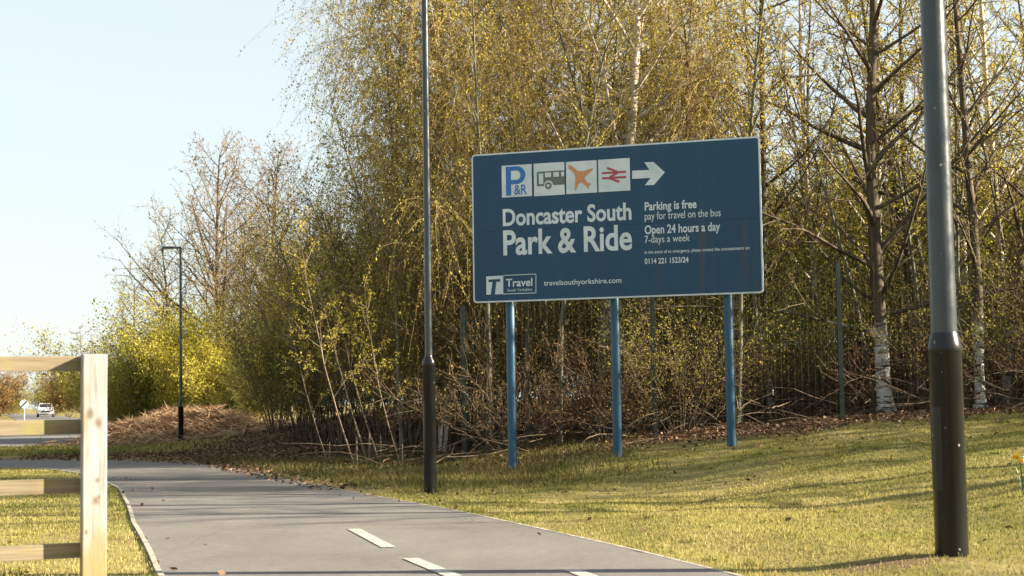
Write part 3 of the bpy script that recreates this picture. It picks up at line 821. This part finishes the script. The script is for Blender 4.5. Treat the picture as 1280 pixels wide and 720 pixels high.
# ------------------------------------------------------------------ grass, litter
def blades(n, xr, yr, hmin, hmax, wid, keep, rng, lean=.6, dens=None):
    x = rng.uniform(*xr, n)
    u = rng.random(n); y = yr[0] * (yr[1] / yr[0]) ** u           # denser near the camera
    m = keep(x, y); x, y = x[m], y[m]; n = len(x)
    z = H(x, y); h = rng.uniform(hmin, hmax, n); a = rng.uniform(0, 6.28, n); b = rng.uniform(0, 6.28, n)
    sc = np.clip(y / 10, .8, 2.4)
    wv = wid * sc
    d = np.stack([np.cos(a) * wv, np.sin(a) * wv, np.zeros(n)], -1)
    c = np.stack([x, y, z - .005], -1)
    tip = c + np.stack([np.cos(b) * h * lean * rng.random(n), np.sin(b) * h * lean * rng.random(n), h], -1)
    v = np.stack([c - d, c + d, tip], 1).reshape(-1, 3)
    cl = np.sin(x * 1.3 + .7 * y) + np.sin(y * 1.1 - x * .6) + np.sin(x * 3.1 + 2) * .6
    t = np.clip(.5 + .05 * cl - .13 * patch(x * .7 + 3, y * .7) + rng.normal(0, .18, n), 0, 1)
    return v, np.arange(n * 3).reshape(n, 3), t

rg = np.random.default_rng(77)
_pk = [(rg.normal(0, 1, 2) * f_, rg.uniform(0, 6.28), a_) for f_, a_ in [(1.2, 1.), (1.2, 1.), (2.4, .8), (2.4, .8), (4.5, .7), (4.5, .7), (9, .5), (9, .5), (9, .5)]]
def patch(x, y):
    return sum(a_ * np.sin(k_[0] * x + k_[1] * y * .6 + p_) for k_, p_, a_ in _pk) / 1.55
def off_path(x, y, m=.03): return np.abs(sdist(x, y, PATH_L)) > phw(x, y) + m
def soil_keep(x, y): return rg.random(len(x)) > .9 * np.exp(-(((x - LAMP_NEAR.x + .35) / .5) ** 2 + ((y - LAMP_NEAR.y + .1) / .25) ** 2))
def lawn(x, y):
    return off_path(x, y) & (rg.random(len(x)) > wood_mask(x, y)) & (np.abs(x) < .37 * y + 1.2) & soil_keep(x, y) & (rg.random(len(x)) < 1.05 - .85 * sstep(.5, 1.9, patch(x, y)))
parts = [blades(420000, (-1.5, 9.5), (7.5, 24), .010, .032, .0042, lambda x, y: lawn(x, y) & (sdist(x, y, PATH_L) > 0), rg),
         blades(300000, (-13, 0), (7.0, 31), .012, .036, .0042, lambda x, y: lawn(x, y) & (sdist(x, y, PATH_L) < 0), rg),
         blades(90000, (-20, -6), (33, 75), .04, .12, .012, lambda x, y: (np.abs(sdist(x, y, ROAD_L)) > ROAD_HW + .1) & off_path(x, y) & (x < -.2 * y + rg.normal(0, 1.0, len(x)) - .8), rg)]
tc = np.stack([rg.uniform(-5, 8, 190), rg.uniform(8, 21, 190)], -1)          # thicker tufts in the turf
def tuft_keep(x, y):
    out = np.zeros(len(x), bool)
    for cx, cy in tc: out |= (x - cx) ** 2 + (y - cy) ** 2 < .0045
    return out & lawn(x, y)
parts.append(blades(700000, (-5, 8), (8, 21), .03, .075, .004, tuft_keep, rg, 1.1))
V = np.concatenate([p[0] for p in parts]); off = np.cumsum([0] + [len(p[0]) for p in parts[:-1]])
Fc = np.concatenate([p[1] + o_ for p, o_ in zip(parts, off)]); T = np.concatenate([p[2] for p in parts])
tag(link('grass', mesh_np('grass', V, Fc, M['grass'], tint=T)), 'short yellow green mown grass beside the path', 'grass', kind='stuff')

def rough_zone(x, y):
    s = sdist(x, y, PATH_L)
    e = sstep(16.5, 20, y) * sstep(.12, .6, s - phw(x, y)) * sstep(2.2, .3, x - .0 * y) * sstep(30, 26, y)
    return off_path(x, y, .1) & (s > 0) & (rg.random(len(x)) < e)
v, f, t = blades(70000, (-9, 3), (16, 30), .03, .12, .0045, rough_zone, rg, .9)
tag(link('rough_grass', mesh_np('rough_grass', v, f, M['grass_rough'], tint=t)), 'long unmown grass and weeds between the path and the thicket', 'grass', kind='stuff')

def litter(n):
    x = rg.uniform(-10, 13, n); y = rg.uniform(18, 40, n)
    k = wood_mask(x, y) + .05
    s = sdist(x, y, PATH_L)
    k = np.where((s > 0) & (s < phw(x, y) + .4) & (s > phw(x, y) - .3) & (y > 17), .35, k)
    k = np.where(s < phw(x, y) - .3, 0, k)
    k = np.where((y < 21) & (s > phw(x, y) + .8), k * .5, k)
    m = rg.random(n) < k; x, y = x[m], y[m]; n = len(x)
    c = np.stack([x, y, H(x, y) + rg.uniform(.004, .03, n)], -1); L = rg.uniform(.03, .085, n)
    v_, f_ = leaf_quads(c, L, L * .7, rg, None, .35)
    return mesh_np('fallen_leaves', v_, f_, M['litter'], tint=rg.beta(1.2, 1.2, n))
def lawn_leaves(n):
    x = rg.uniform(-6, 8, n); y = rg.uniform(8, 22, n); m = off_path(x, y, -.4) & (rg.random(n) < .25 + .75 * sstep(14, 21, y)); x, y = x[m], y[m]; n = len(x)
    c = np.stack([x, y, np.maximum(H(x, y), .008) + rg.uniform(.008, .022, n)], -1); L = rg.uniform(.025, .065, n)
    v_, f_ = leaf_quads(c, L, L * .65, rg, None, .35)
    return mesh_np('stray_leaves', v_, f_, M['litter'], tint=rg.beta(1.2, 1.2, n))
tag(link('stray_leaves', lawn_leaves(2200)), 'dry brown leaves blown over the lawn and path edges', 'leaves', kind='stuff')
tag(link('fallen_leaves', litter(120000)), 'brown fallen leaves covering the wood floor', 'leaves', kind='stuff')

def dead_twigs():
    t = Tubes(); R = random.Random(4)
    for _ in range(650):
        y = R.uniform(22.8, 33); x = R.uniform(-.1 * y, .36 * y); z = hz(x, y) + R.uniform(0, .5) ** 1.5
        a = R.uniform(0, 6.28); L = R.uniform(.4, 1.8); e = R.gauss(.1, .25)
        p = (x, y, z + .02); pts = [p]; d = (math.cos(a), math.sin(a), e)
        for i in range(4):
            d = norm((d[0] + R.gauss(0, .15), d[1] + R.gauss(0, .15), d[2] + R.gauss(-.03, .12)))
            p = (p[0] + d[0] * L / 4, p[1] + d[1] * L / 4, max(p[2] + d[2] * L / 4, hz(p[0], p[1]) + .01)); pts.append(p)
        r = R.uniform(.004, .011); t.add(pts, [r, r * .9, r * .8, r * .6, r * .3], 4, 0)
    v_, f_, mi = t.arrays()
    return mesh_np('dead_twigs', v_, f_, M['twig_brown'], mi)
tag(link('dead_twigs', dead_twigs()), 'fallen twigs and dead bramble stems on the wood floor', 'twigs', kind='stuff')
# ------------------------------------------------------------------ mesh fence in the wood
fa, fb = GX(578, 25.0), GX(1290, 23.2)
fa = Vector((fa.x, fa.y, 0)); fb = Vector((fb.x, fb.y, 0))
fx = empty('mesh_fence', (fa.x, fa.y, hz(fa.x, fa.y)), 'dark green weld mesh fence running along the wood behind the sign', 'fence')
base_z = hz(fa.x, fa.y)
LF = (fb - fa).length; fd = (fb - fa).normalized()
tb = Tubes()
nv = int(LF / .1)
for i in range(nv + 1):
    q = fd * (LF * i / nv); z0 = hz(fa.x + q.x, fa.y + q.y) - base_z
    tb.add([(q.x, q.y, z0 + .04), (q.x, q.y, z0 + 2.35)], [.0011, .0011], 4, 0)
for j in range(13):
    pts = []
    for i in range(41):
        q = fd * (LF * i / 40); pts.append((q.x, q.y - .006, hz(fa.x + q.x, fa.y + q.y) - base_z + .06 + j * .19))
    tb.add(pts, [.0015] * 41, 4, 0)
v, f, mi = tb.arrays(); link('mesh_panel', mesh_np('mesh_panel', v, f, M['fence_green'], mi), fx)
for px in (578, 813, 1046, 1288):
    # where the fence line crosses this column of the photograph
    lo, hi = 0.0, 1.0
    for _ in range(30):
        mid = (lo + hi) / 2; q = fa + fd * LF * mid
        if q.x / q.y * F + 640 < px - (0 if px < 700 else -2): lo = mid
        else: hi = mid
    q = fd * LF * lo; m = MB(); z0 = hz(fa.x + q.x, fa.y + q.y) - base_z
    m.box((q.x, q.y - .045, z0 + 1.15), (.065, .065, 2.5)); m.box((q.x, q.y - .045, z0 + 2.407), (.075, .075, .014))
    m.build('post', M['fence_green'], fx)

# ------------------------------------------------------------------ the big sign
YL, YR = 21.6, 20.4
c_bl, c_br, c_tl, c_tr = P(592, 379, YL), P(953.5, 366, YR), P(589, 193.5, YL), P(950.5, 170, YR)
zb = (c_bl.z + c_br.z) / 2; zt = (c_tl.z + c_tr.z) / 2
SO = Vector(((c_bl.x + c_tl.x) / 2, YL, zb)); SE = Vector(((c_br.x + c_tr.x) / 2, YR, zb))
SU = (SE - SO); SW = SU.length; SU.normalize(); SN = Vector((SU.y, -SU.x, 0)); SH = zt - zb     # SN faces the camera
sign = empty('information_sign', (SO.x, SO.y, 0), 'large blue park and ride sign on three blue posts', 'sign', rz=math.atan2(SU.y, SU.x))
def S(px, py):
    """photo pixel -> (u, v) on the sign face"""
    d = ray(px, py); o_ = Vector((0, 0, CAM_H)); t = (SO - o_).dot(SN) / d.dot(SN); p = o_ + d * t - SO
    return p.dot(SU), p.z
# local frame of the sign: x along the board, y = away from camera, z up; the face is at y = 0
def rrect(x0, z0, x1, z1, r, n=5):
    pts = []
    for cx, cz, a0 in ((x1 - r, z1 - r, 0), (x0 + r, z1 - r, 90), (x0 + r, z0 + r, 180), (x1 - r, z0 + r, 270)):
        for k in range(n + 1):
            a = math.radians(a0 + 90 * k / n); pts.append((cx + r * math.cos(a), cz + r * math.sin(a)))
    return pts
SEAM = S(592, 291)[1] - zb + zb if False else S(770, 281.5)[1]
BM = Matrix.Translation((0, 0, zb))
m = MB(); m.prism(rrect(0, 0, SW, SH, .05), .004, .03, BM); m.build('border', M['sign_white'], sign)
def board_piece(z0, z1, rb, rt):
    b = .022; pts = []
    x0, x1 = b, SW - b
    for cx, cz, a0, r in ((x1, z1, 0, rt), (x0, z1, 90, rt), (x0, z0, 180, rb), (x1, z0, 270, rb)):
        sx = -1 if cx == x1 else 1; sz = -1 if cz == z1 else 1
        if r == 0: pts.append((cx, cz)); continue
        for k in range(6):
            a = math.radians(a0 + 18 * k); pts.append((cx + sx * r + r * math.cos(a), cz + sz * r + r * math.sin(a)))
    mm = MB(); mm.prism(pts, 0, .0035, None); return mm.build('board', M['board'], sign, (0, 0, zb))
board_piece(.022, SEAM - .002, .032, 0); board_piece(SEAM + .002, SH - .022, 0, .032)
m = MB(); m.box((SW / 2, .0025, zb + SEAM), (SW - .05, .002, .004)); m.build('seam', M['black_gap'], sign)
m = MB()
m.box((SW / 2, .0345, zb + SH / 2), (SW - .06, .008, SH - .06))
for vv in (.3, SH / 2, SH - .3): m.box((SW / 2, .06, zb + vv), (SW - .1, .04, .06))
m.build('back_frame', M['sign_back'], sign)
for px, py in ((640, 590), (771, 572), (913, 555)):
    # post plane just behind the board
    d = ray(px, py - 60); o_ = Vector((0, 0, CAM_H)); q0 = SO - SN * .145
    t = (q0 - o_).dot(SN) / d.dot(SN); p = o_ + d * t
    u = (p - SO).dot(SU); wpt = SO + SU * u - SN * .145; gz0 = hz(wpt.x, wpt.y)
    m = MB(); m.lathe([(.062, gz0 - .2), (.062, zb + SH - .12), (.05, zb + SH - .1)], 20, (u, .145, 0))
    m.build('post', M['post_blue'], sign, smooth=40)
    for vv in (.3, SH / 2, SH - .3):
        m = MB(); m.box((u, .083, zb + vv + .05), (.16, .006, .03)); m.lathe([(.066, zb + vv + .032), (.066, zb + vv + .068)], 20, (u, .145, 0)); m.build('bracket', M['sign_back'], sign)

def cap_height():
    cu = bpy.data.curves.new('cap', 'FONT'); cu.body = 'H'; cu.size = 1
    to = bpy.data.objects.new('cap', cu); COL.objects.link(to); bpy.context.view_layer.update()
    dg = bpy.context.evaluated_depsgraph_get(); me_ = bpy.data.meshes.new_from_object(to.evaluated_get(dg), depsgraph=dg)
    z = max(v.co.y for v in me_.vertices); bpy.data.objects.remove(to); bpy.data.curves.remove(cu); bpy.data.meshes.remove(me_); return z
CAP = cap_height()
def txt(name, s, left, right, base, top, mat, parent, bold=0.0, y=-.003, ref=None, slope=True):
    """lettering between two photo points; ref is the string whose height spans base..top"""
    cu = bpy.data.curves.new(name, 'FONT'); cu.body = s; cu.size = 1; cu.offset = bold; cu.resolution_u = 4
    cu.extrude = 0.0
    to = bpy.data.objects.new(name, cu); COL.objects.link(to)
    bpy.context.view_layer.update()
    dg = bpy.context.evaluated_depsgraph_get()
    me_ = bpy.data.meshes.new_from_object(to.evaluated_get(dg), depsgraph=dg)
    bpy.data.objects.remove(to)
    n = len(me_.vertices); co = np.empty(n * 3, np.float32); me_.vertices.foreach_get('co', co); co = co.reshape(-1, 3)
    u0, v0 = S(left, base[0]); u1, v1 = S(right, base[1]); _, vt = S(left, top)
    x0, x1 = co[:, 0].min(), co[:, 0].max(); cap = CAP
    vb = (v0 + v1) / 2; hcap = vt - v0
    X = u0 + (co[:, 0] - x0) / (x1 - x0) * (u1 - u0); Z = vb + co[:, 1] * hcap / cap
    nc = np.stack([X, np.full(n, y), Z + zb], -1).astype(np.float32)
    me_.vertices.foreach_set('co', nc.ravel()); me_.materials.clear(); me_.materials.append(mat); me_.update()
    return link(name, me_, parent)

def poly(name, pts, mat, parent, y=-.003, thick=.003):
    """a vinyl shape through photo points"""
    m_ = MB(); m_.prism([(lambda q: (q[0], q[1] + zb))(S(*p)) for p in pts], y, y + thick); return m_.build(name, mat, parent)
def upoly(name, pts, mat, parent, y=-.003, thick=.003):
    m_ = MB(); m_.prism([(a, b + zb) for a, b in pts], y, y + thick); return m_.build(name, mat, parent)

def tile(x0, x1, t0, t1, b0, b1):
    a = [S(x0, t0), S(x1, t1), S(x1, b1), S(x0, b0)]
    u0 = (a[0][0] + a[3][0]) / 2; u1 = (a[1][0] + a[2][0]) / 2; v1 = (a[0][1] + a[1][1]) / 2; v0 = (a[2][1] + a[3][1]) / 2
    m_ = MB(); m_.prism([(u0, v0 + zb), (u1, v0 + zb), (u1, v1 + zb), (u0, v1 + zb)], -.003, 0)
    return m_.build('pictogram_tile', M['sign_white'], sign), (u0, v0, u1 - u0, v1 - v0)
def on(t, pts): return [(t[0] + a * t[2], t[1] + b * t[3]) for a, b in pts]

tl, q = tile(627.3, 664.8, 207.2, 205.2, 247, 245.1); tl['label'] = 'white tile with blue letters P and R'
# the P as strokes: stem and bowl
upoly('symbol', on(q, [(.14, .05), (.31, .05), (.31, .96), (.14, .96)]), M['sign_blue'], tl, -.006)
def arc(cx, cz, rx, rz, a0, a1, n=14): return [(cx + rx * math.cos(math.radians(a0 + (a1 - a0) * k / n)), cz + rz * math.sin(math.radians(a0 + (a1 - a0) * k / n))) for k in range(n + 1)]
upoly('symbol', on(q, [(.31, .96)] + list(reversed(arc(.50, .68, .29, .28, -90, 90))) + [(.31, .40), (.31, .53)] + arc(.50, .68, .13, .145, -90, 90) + [(.31, .825)]), M['sign_blue'], tl, -.006)
txt('symbol', '&R', 643, 658.8, (243.3, 242.3), 231.5, M['sign_blue'], tl, .012, -.0065)

tl, q = tile(667.4, 705.7, 204.6, 202.5, 245.5, 243.1); tl['label'] = 'white tile with a grey bus'
upoly('symbol', on(q, [(.10, .30), (.33, .30), (.33, .36), (.36, .41), (.42, .455), (.48, .465), (.56, .44), (.61, .38), (.63, .31), (1.0, .31), (1.0, .745), (.13, .745), (.10, .70)]), M['sign_grey'], tl, -.006)
wb = MB()
for a, b, c, d in ((.17, .36, .31, .68), (.37, .56, .57, .70), (.64, .56, .82, .70), (.90, .56, .99, .70)):
    wb.prism([(u_, v_ + zb) for u_, v_ in on(q, [(a, b), (c, b), (c, d), (a, d)])], -.009, -.006)
wb.build('symbol', M['sign_white'], tl)
upoly('symbol', on(q, arc(.47, .30, .105, .105, 0, 345, 23)), M['sign_grey'], tl, -.009)
upoly('symbol', on(q, arc(.47, .30, .045, .045, 0, 340, 17)), M['sign_white'], tl, -.012)

tl, q = tile(707.8, 746.1, 202.5, 200.2, 242.9, 240.4); tl['label'] = 'white tile with an orange aeroplane'
upoly('symbol', on(q, [(.10, .90), (.15, .90), (.38, .70), (.56, .685), (.86, .76), (.88, .72), (.62, .50), (.60, .44), (.72, .30), (.80, .30), (.80, .26), (.73, .22), (.74, .14), (.70, .14), (.64, .22), (.50, .34),
                       (.40, .30), (.30, .08), (.27, .10), (.30, .40), (.30, .52), (.24, .66), (.10, .78), (.07, .86)]), M['sign_orange'], tl, -.006)
tl, q = tile(748, 787.5, 199.8, 197.4, 240.4, 238); tl['label'] = 'white tile with red double railway arrow'
def bar(a, b, wd): 
    dx, dz = b[0] - a[0], b[1] - a[1]; L_ = math.hypot(dx, dz); nx_, nz_ = -dz / L_ * wd / 2, dx / L_ * wd / 2
    return [(a[0] + nx_, a[1] + nz_), (b[0] + nx_, b[1] + nz_), (b[0] - nx_, b[1] - nz_), (a[0] - nx_, a[1] - nz_)]
for i, s_ in enumerate((bar((.12, .58), (.88, .58), .065), bar((.12, .42), (.88, .42), .065), bar((.28, .735), (.60, .60), .065), bar((.60, .56), (.36, .44), .065), bar((.36, .41), (.66, .285), .065))):
    upoly('symbol', on(q, s_), M['sign_red'], tl, -.006 - .0006 * i)
Z = lambda a, b: (600 + a / 5.12, 190 + b / 5.12)
poly('arrow', [Z(974, 120), Z(1085, 115), Z(1052, 66), Z(1110, 64), Z(1183, 130), Z(1113, 211), Z(1055, 213), Z(1092, 166), Z(974, 172)], M['sign_white'], sign)

W_ = M['sign_white']
txt('lettering', 'Doncaster South', 628.7, 789.5, (281.8, 274.2), 261.9, W_, sign, .026)
txt('lettering', 'Park & Ride', 629.3, 790.4, (318.3, 311.3), 289.0, W_, sign, .024)
txt('lettering', 'Parking is free', 806, 870.8, (262.4, 260.2), 252.6, W_, sign, .022)
txt('lettering', 'pay for travel on the bus', 806, 901, (274.2, 270.8), 265.0, W_, sign, .0)
txt('lettering', 'Open 24 hours a day', 806, 900.4, (291.9, 288.6), 281.7, W_, sign, .022)
txt('lettering', '7-days a week', 806, 862.5, (303.4, 301.7), 294.6, W_, sign, .0)
txt('lettering', 'In the event of an emergency, please contact the concessionaire on:', 806, 937.5, (316.6, 312.4), 312.6, W_, sign, .006)
txt('lettering', '0114 221 1523/24', 806, 860.8, (329.6, 328.2), 323.0, W_, sign, .018)
txt('lettering', 'travelsouthyorkshire.com', 679.9, 776.8, (356.5, 353.9), 350.2, W_, sign, .008)
Q = lambda a, b: (595 + a / 6.244, 330 + b / 6.244)
lg = poly('logo', [Q(80, 97), Q(213, 90), Q(213, 235), Q(82, 240)], W_, sign)
poly('emblem', [Q(100, 122), Q(190, 117), Q(188, 138), Q(160, 139), Q(148, 237.5), Q(116, 238.5), Q(130, 141), Q(98, 142)], M['board'], lg, -.006)
for a, b in (((213, 90), (468, 78)), ((468, 78), (468, 225)), ((213, 235), (468, 225))):
    pa, pb = S(*Q(*a)), S(*Q(*b)); upoly('emblem', bar(pa, pb, .009), W_, lg, -.0035)
txt('lettering', 'Travel', 632.6, 665.6, (358.4, 357.1), 349.0, W_, lg, .016)
txt('lettering', 'South Yorkshire', 634.2, 665.2, (364.5, 363.2), 361.3, W_, lg, .004)

# ------------------------------------------------------------------ lamp columns
def column(px_base, Y, rb, rs, hb, top, label, arm=None, base=None, lean=0.0):
    g = base if base is not None else GX(px_base, Y)
    e = empty('street_lamp', g, label, 'street lamp', 'street lamps along the path')
    e.rotation_euler = (0, lean, 0)
    m_ = MB(); m_.lathe([(rb, -.3), (rb, hb - .09), (rb * 1.03, hb - .085), (rb * 1.03, hb - .05), (rb * .98, hb - .03), (rs * 1.12, hb + .015), (rs * 1.05, hb + .03)], 28)
    m_.build('base', M['pole_base'], e, smooth=35)
    m_ = MB(); m_.lathe([(rs, hb), (rs * .93, top * .6), (rs * .85, top)], 24); m_.build('column', M['pole'], e, smooth=35)
    # door in the base, on the side of the path
    d_ = MB(); a0 = PI * 1.12
    for k in range(6):
        a = a0 + (k - 2.5) * .16; b = a + .16; r = rb * 1.012
        d_.add([(r * math.cos(a), r * math.sin(a), hb * .3), (r * math.cos(b), r * math.sin(b), hb * .3), (r * math.cos(b), r * math.sin(b), hb * .68), (r * math.cos(a), r * math.sin(a), hb * .68)], [(0, 1, 2, 3)])
    d_.build('door', M['pole_base'], e)
    m_ = MB(); m_.box((-.09, 0, top + .01), (.20, .05, .045)); m_.build('arm', M['pole'], e, bevel=.01)
    m_ = MB(); m_.prism([(-.12, top - .01), (-.16, top + .04), (-.38, top + .042), (-.44, top + .02), (-.44, top - .015)], -.08, .08)
    h_ = m_.build('lamp_head', M['pole'], e, bevel=.012)
    m_ = MB(); m_.box((-.30, 0, top - .022), (.18, .11, .012)); m_.build('lens', M['lamp_glass'], h_)
    return e
column(0, 0, .094, .074, 1.245, 6.2, 'thick dark lamp post on the lawn right of the sign', base=LAMP_NEAR)
g = GX(538, 17.2)
column(538, 17.2, .071, .041, 1.48, 6.0, 'slim dark lamp post at the path edge left of the sign')
column(226, 37.6, .066, .040, .95, 4.72, 'distant dark lamp post with its flat head by the bracken heap')

# ------------------------------------------------------------------ timber fence
fp = P(117.5, 443, 7.0); fdir = Vector((-.92, -.39, 0)).normalized()
fn = empty('timber_fence', (fp.x, fp.y, 0), 'weathered timber post and rail fence at the left edge of the view', 'fence', rz=math.atan2(-fdir.y, -fdir.x))
# local x runs to the right along the fence, -y towards the camera
for i, dx in enumerate((0, -1.9)):
    m_ = MB(); m_.box((dx, 0, fp.z / 2 - .15), (.106, .084, fp.z + .3)); m_.build('post', M['wood'], fn, bevel=.006)
for zz in (1.197, .914, .652, .365):
    m_ = MB(); m_.box((-.96, .060, zz), (1.98, .034, .066)); m_.build('rail', M['rail'], fn, bevel=.003)

# ------------------------------------------------------------------ far road sign and car
rs_p = GX(30, 105)
e = empty('speed_limit_sign', rs_p, 'round white speed limit sign with black diagonal bar on a grey pole', 'road sign', rz=.28)
ctr = P(30.5, 505, 105).z - rs_p.z
m_ = MB(); m_.lathe([(.045, -.3), (.045, ctr + .3)], 12, (0, .05, 0)); m_.build('pole', M['steel'], e, smooth=40)
m_ = MB(); rot = Matrix.Rotation(PI / 2, 3, 'X'); m_.lathe([(.28, 0), (.28, .012)], 32, (0, 0, ctr), M=rot); dsc = m_.build('disc', M['sign_white'], e)
m_ = MB(); m_.box((0, -.016, ctr), (.53, .006, .115), Matrix.Rotation(-math.radians(45), 3, 'Y')); m_.build('bar', M['sign_black'], dsc)

cp = GX(57, 175)
car = empty('parked_car', cp, 'white car on the far road seen beyond the timber fence', 'car', rz=math.radians(16))
# local: -y is the front, towards the camera
def loft(secs):
    m_ = MB(); n = len(secs[0]); vs = [v_ for s_ in secs for v_ in s_]
    fs = [(i * n + k, i * n + (k + 1) % n, (i + 1) * n + (k + 1) % n, (i + 1) * n + k) for i in range(len(secs) - 1) for k in range(n)]
    fs += [tuple(range(n)), tuple(range((len(secs) - 1) * n, len(secs) * n))]
    m_.add(vs, fs); return m_
def sec(y, hw, z0, z1, r=.12):
    return [(x_, y, z_) for x_, z_ in rrect(-hw, z0, hw, z1, r, 3)]
m_ = loft([sec(-2.15, .78, .35, .78), sec(-2.0, .86, .28, .92), sec(-1.2, .9, .25, 1.02), sec(1.7, .9, .25, 1.05), sec(2.1, .86, .3, 1.0), sec(2.2, .8, .4, .9)])
m_.build('body', M['car_white'], car, smooth=40)
m_ = MB(); 
bot = [(-.84, -1.15, 1.0), (.84, -1.15, 1.0), (.84, 2.1, 1.0), (-.84, 2.1, 1.0)]; top = [(-.66, -.35, 1.52), (.66, -.35, 1.52), (.66, 1.75, 1.54), (-.66, 1.75, 1.54)]
m_.add(bot + top, [(0, 1, 5, 4), (1, 2, 6, 5), (2, 3, 7, 6), (3, 0, 4, 7), (4, 5, 6, 7)]); m_.build('cabin', M['car_white'], car, bevel=.05)
def between(a, b, c, d, s0, s1, t0, t1, off):
    A, B, C_, D = map(Vector, (a, b, c, d)); pt = lambda s_, t_: (A.lerp(B, s_)).lerp(D.lerp(C_, s_), t_) + Vector(off)
    return [pt(s0, t0), pt(s1, t0), pt(s1, t1), pt(s0, t1)]
for nm, ix, off in (('windscreen', (0, 1, 5, 4), (0, -.012, .006)), ('side_window', (1, 2, 6, 5), (.012, 0, .004)), ('side_window', (3, 0, 4, 7), (-.012, 0, .004)), ('rear_window', (2, 3, 7, 6), (0, .012, .004))):
    vv = bot + top; g_ = MB(); g_.add(between(*[vv[i] for i in ix], .07, .93, .15, .88, off), [(0, 1, 2, 3)]); g_.build(nm, M['glass'], car)
for sx in (-1, 1):
    for yy in (-1.35, 1.35):
        m_ = MB(); m_.lathe([(.2, -.1), (.33, -.1), (.34, 0), (.33, .1), (.2, .1)], 20, (sx * .82, yy, .34), M=Matrix.Rotation(PI / 2, 3, 'Y')); wh = m_.build('wheel', M['tyre'], car, smooth=40)
        m_ = MB(); m_.lathe([(.19, -.105), (.19, .105)], 16, (sx * .82, yy, .34), M=Matrix.Rotation(PI / 2, 3, 'Y')); m_.build('rim', M['steel'], wh, smooth=40)
    m_ = MB(); m_.box((sx * .62, -2.1, .72), (.3, .1, .14)); m_.build('headlight', M['lamp_glass'], car, bevel=.03)
    m_ = MB(); m_.box((sx * .98, -.95, 1.08), (.18, .1, .13)); m_.build('wing_mirror', M['car_white'], car, bevel=.02)
m_ = MB(); m_.box((0, -2.12, .62), (.8, .1, .16)); m_.build('grille', M['tyre'], car)
m_ = MB(); m_.box((0, -2.175, .48), (.5, .02, .11)); m_.build('number_plate', M['sign_white'], car)

# ------------------------------------------------------------------ daffodils at the right edge
dp = G(1281, 618)
def daffodil(x, y, hgt, az, label):
    e_ = empty('daffodil', (x, y, hz(x, y)), label, 'flower', 'daffodils at the lawn edge', rz=az)
    t_ = Tubes(); t_.add([(0, 0, -.02), (.01, 0, hgt * .5), (.02, 0, hgt * .92), (-.01, 0, hgt), (-.05, 0, hgt)], [.005, .005, .0045, .004, .006], 6, 0)
    v_, f_, mi_ = t_.arrays(); link('stem', mesh_np('stem', v_, f_, M['daff_leaf'], mi_, True), e_)
    c = Vector((-.05, 0, hgt)); rt = Matrix.Rotation(-PI / 2, 3, 'Y')
    for k in range(6):
        a = k * PI / 3; ca, sa = math.cos(a), math.sin(a); p_ = MB(); pts = []
        for t, wd, b in ((0.005, .006, 0), (.022, .016, .004), (.038, .012, .004), (.05, 0.001, -.004)):
            for s_ in (-1, 1): pts.append(c + rt @ Vector((ca * t - sa * wd * s_, sa * t + ca * wd * s_, b)))
        p_.add(pts, [(0, 1, 3, 2), (2, 3, 5, 4), (4, 5, 7, 6)]); p_.build('petal', M['petal'], e_)
    m__ = MB(); m__.lathe([(.008, 0), (.012, .012), (.013, .025), (.019, .034), (.016, .033), (.010, .012)], 14, c, M=rt, cap=False); m__.build('trumpet', M['trumpet'], e_, smooth=60)
    for k in range(4):
        a = k * 1.7 + .4; L_ = hgt * (.75 + .1 * k); l_ = MB(); pts = []
        for i in range(5):
            t = i / 4; r_ = .02 + .25 * L_ * t * t; wd = .007 * (1 - t ** 3) + .0005
            q_ = Vector((math.cos(a) * r_, math.sin(a) * r_, L_ * t - .01)); s_ = Vector((-math.sin(a), math.cos(a), 0)) * wd
            pts += [q_ - s_, q_ + s_]
        l_.add(pts, [(2 * i, 2 * i + 1, 2 * i + 3, 2 * i + 2) for i in range(4)]); l_.build('blade', M['daff_leaf'], e_)
for i, (dx, dy, hh, az) in enumerate([(.0, .0, .30, .2), (.07, .05, .26, -.3), (.12, -.04, .28, .5)]):
    daffodil(dp.x + dx, dp.y + dy, hh, az, ['yellow daffodil on the lawn at the right edge, leftmost and tallest', 'yellow daffodil on the lawn at the right edge, shortest of the clump', 'yellow daffodil on the lawn at the right edge, outermost of the clump'][i])
